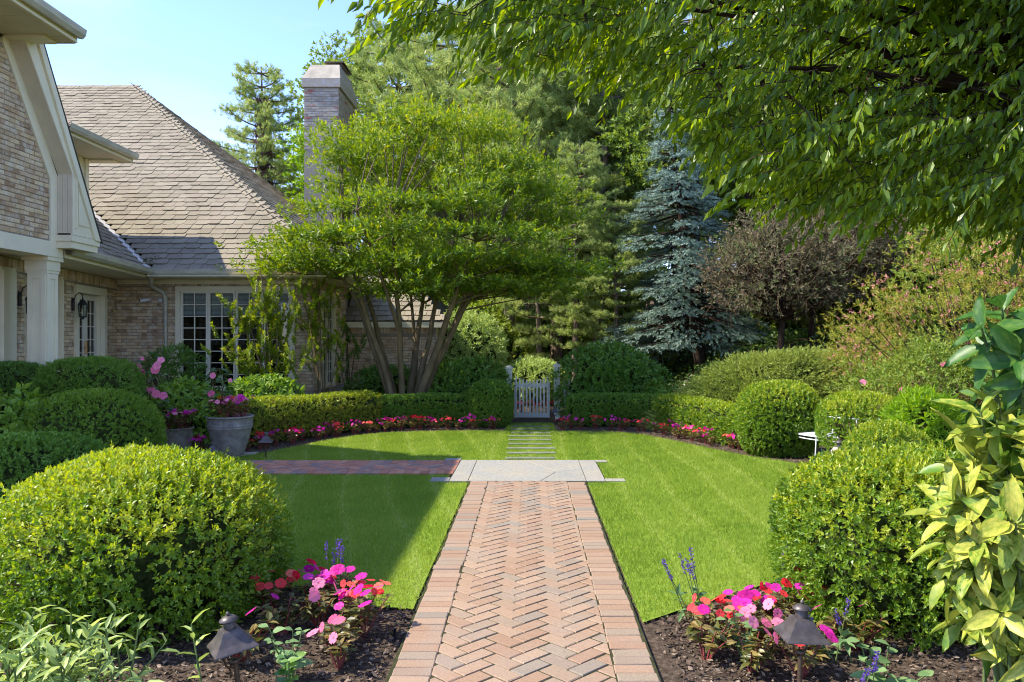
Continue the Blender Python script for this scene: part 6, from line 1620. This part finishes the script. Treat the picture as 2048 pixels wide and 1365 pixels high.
build('stake', [tube([(0, 0, -.03), (0, 0, .055)], .009, 6)], 'black_metal', so)

# ------------------------------------------------------------------ picket gate, posts, fence
GY_ = 16.8
gt = empty('picket_gate', (.03, GY_, 0)); tag(gt, 'pale green picket gate with a dipped top at the end of the stepping stones', 'gate')
for i in range(10):
    x = -.33 + .0733 * i; h = .80 + .075 * ((i - 4.5) / 4.5) ** 2
    build('picket', [box(x - .017, x + .017, -.012, .012, .10, h), (np.array([(x - .017, -.012, h), (x + .017, -.012, h), (x + .017, .012, h), (x - .017, .012, h), (x, 0, h + .022)]), np.array([(0, 1, 4), (1, 2, 4), (2, 3, 4), (3, 0, 4)]), None)], 'gate', gt)
build('rail', [box(-.36, .36, .013, .05, .66, .745)], 'gate', gt); build('rail', [box(-.36, .36, -.014, .03, .03, .13)], 'gate', gt)
build('stile', [box(-.375, -.335, .014, .052, .02, .78)], 'gate', gt); build('stile', [box(.335, .375, .014, .052, .02, .78)], 'gate', gt)
def post(x, lbl, z=1.05):
    o = empty('gate_post', (x, GY_ + .02, 0)); tag(o, lbl, 'post', 'pale posts with moulded caps')
    build('shaft', [box(-.06, .06, -.06, .06, 0, z)], 'gate', o)
    build('cap', [box(-.085, .085, -.085, .085, z + .001, z + .035), box(-.07, .07, -.07, .07, z + .036, z + .055), (np.array([(-.07, -.07, z + .056), (.07, -.07, z + .056), (.07, .07, z + .056), (-.07, .07, z + .056), (0, 0, z + .085)]), np.array([(0, 1, 4), (1, 2, 4), (2, 3, 4), (3, 0, 4)]), None)], 'gate', o)
post(X(1018, GY_), 'pale capped post on the left of the gate'); post(X(1114, GY_), 'taller pale capped post on the right of the gate', 1.09); post(X(910, GY_), 'pale post cap showing above the dark shrub far left of the gate', 1.04)
for (x0, n, lbl) in ((X(1121, GY_) + .07, 6, 'short picket fence section right of the gate post'), (X(1012, GY_) - .60, 6, 'short picket fence section left of the gate post')):
    fo = empty('picket_fence', (x0, GY_ + .03, 0)); tag(fo, lbl, 'fence', 'picket fence beside the gate')
    for i in range(n): build('picket', [box(.09 * i, .09 * i + .036, -.012, .012, .06, .84)], 'gate', fo)
    build('rail', [box(-.03, .09 * n, .013, .045, .64, .72)], 'gate', fo); build('rail', [box(-.03, .09 * n, .013, .045, .10, .18)], 'gate', fo)

# ------------------------------------------------------------------ white curved bench
be = empty('garden_bench', (4.28, 10.95, 0)); tag(be, 'white enamel curved garden bench half hidden by the boxwood balls', 'bench')
th = np.linspace(R(150), R(270), 15); ro, ri_ = 1.05, .62; cxb, cyb = .50, .35
V = []; F = []
for t in th:
    for (r, z) in ((ro, .375), (ri_, .400), (ri_, .388), (ro, .355)): V.append((cxb + r * math.cos(t), cyb + r * math.sin(t) * .9, z))
for i in range(len(th) - 1):
    for k in range(4): F.append((i * 4 + k, i * 4 + (k + 1) % 4, i * 4 + 4 + (k + 1) % 4, i * 4 + 4 + k))
F += [(0, 3, 2, 1), (56, 57, 58, 59)]
build('seat', [(np.array(V), np.array(F), None)], 'bench', be)
build('seat_rail', [tube([(cxb + (ro - .02) * math.cos(t), cyb + (ro - .02) * math.sin(t) * .9, .315) for t in th], .009, 6)], 'bench', be, True)
build('backrest', [tube([(cxb + (ri_ - .02) * math.cos(t), cyb + (ri_ - .02) * math.sin(t) * .9, .60) for t in th], .011, 6)] + [tube([(cxb + (ri_ - .01) * math.cos(t), cyb + (ri_ - .01) * math.sin(t) * .9, .40), (cxb + (ri_ - .02) * math.cos(t), cyb + (ri_ - .02) * math.sin(t) * .9, .60)], .006, 5) for t in th[::2]], 'bench', be, True)
for t in (th[0], th[7], th[-1]):
    for r in (ro - .02, ri_ + .02):
        x, y = cxb + r * math.cos(t), cyb + r * math.sin(t) * .9; build('leg', [tube(bez((x, y, .36), (x - .015, y - .03, .2), (x - .03 * (r > .8), y - .02, 0), 6), .009, 6)], 'bench', be, True)

# ------------------------------------------------------------------ wall lanterns, camera, sensor
def wall_lantern(label, u):
    b = np.array([*(np.array(pw_o) + dv * u + dn * .02), 2.30]); o = empty('wall_lantern', b, math.atan2(dn[1], dn[0])); tag(o, label, 'wall lantern', 'black porch lanterns')
    build('back_plate', [box(0, .02, -.045, .045, -.10, .12)], 'black_metal', o)
    build('arm', [tube([(.02, 0, .06), (.05, 0, .17), (.11, 0, .22), (.16, 0, .19), (.17, 0, .13)], .008, 6)], 'black_metal', o, True)
    c = .17
    build('cap', [lathe([(.001, .135), (.012, .13), (.014, .10), (.035, .085), (.075, .02), (.085, 0), (.08, -.004)], 12, c=(c, 0, 0))], 'black_metal', o)
    build('glass_body', [lathe([(.074, -.002), (.060, -.20), (.001, -.202)], 6, c=(c, 0, 0))], 'glass', o)
    for k in range(6):
        a = k * math.pi / 3; build('cage_bar', [tube([(c + .080 * math.cos(a), .080 * math.sin(a), 0), (c + .064 * math.cos(a), .064 * math.sin(a), -.20)], .005, 5)], 'black_metal', o)
    build('base', [lathe([(.068, -.198), (.070, -.212), (.03, -.235), (.012, -.26), (.001, -.265)], 12, c=(c, 0, 0))], 'black_metal', o)
    build('candle', [tube([(c, dy, -.19), (c, dy, -.08)], .010, 6) for dy in (-.025, .025)], 'cream', o)
wall_lantern('black wall lantern on the brick pier beside the french doors', 2.32); wall_lantern('black wall lantern half hidden behind the porch column', 4.36)
sc_ = empty('security_camera', (X(292, 16.5), 16.56, 2.50)); tag(sc_, 'small white security camera on the brick wall left of the downspout', 'camera')
build('body', [tube([(.03, -.04, 0), (-.09, -.13, -.03)], .035, 10)], 'bench', sc_, True); build('bracket', [tube([(.05, 0, .0), (.03, -.05, 0)], .03, 8)], 'bench', sc_, True); build('lens', [tube([(-.09, -.13, -.03), (-.097, -.135, -.032)], .026, 10)], 'black_metal', sc_)
se = empty('motion_sensor', (X(318, 16.5), 16.56, 2.49)); tag(se, 'small white motion sensor on the wall touching the downspout', 'sensor')
build('body', [lathe([(.001, -.03), (.04, -.03), (.045, 0), (.035, .02), (.001, .025)], 12)], 'bench', se, True); build('bracket', [tube([(0, .03, 0), (0, -.01, 0)], .02, 8)], 'bench', se)
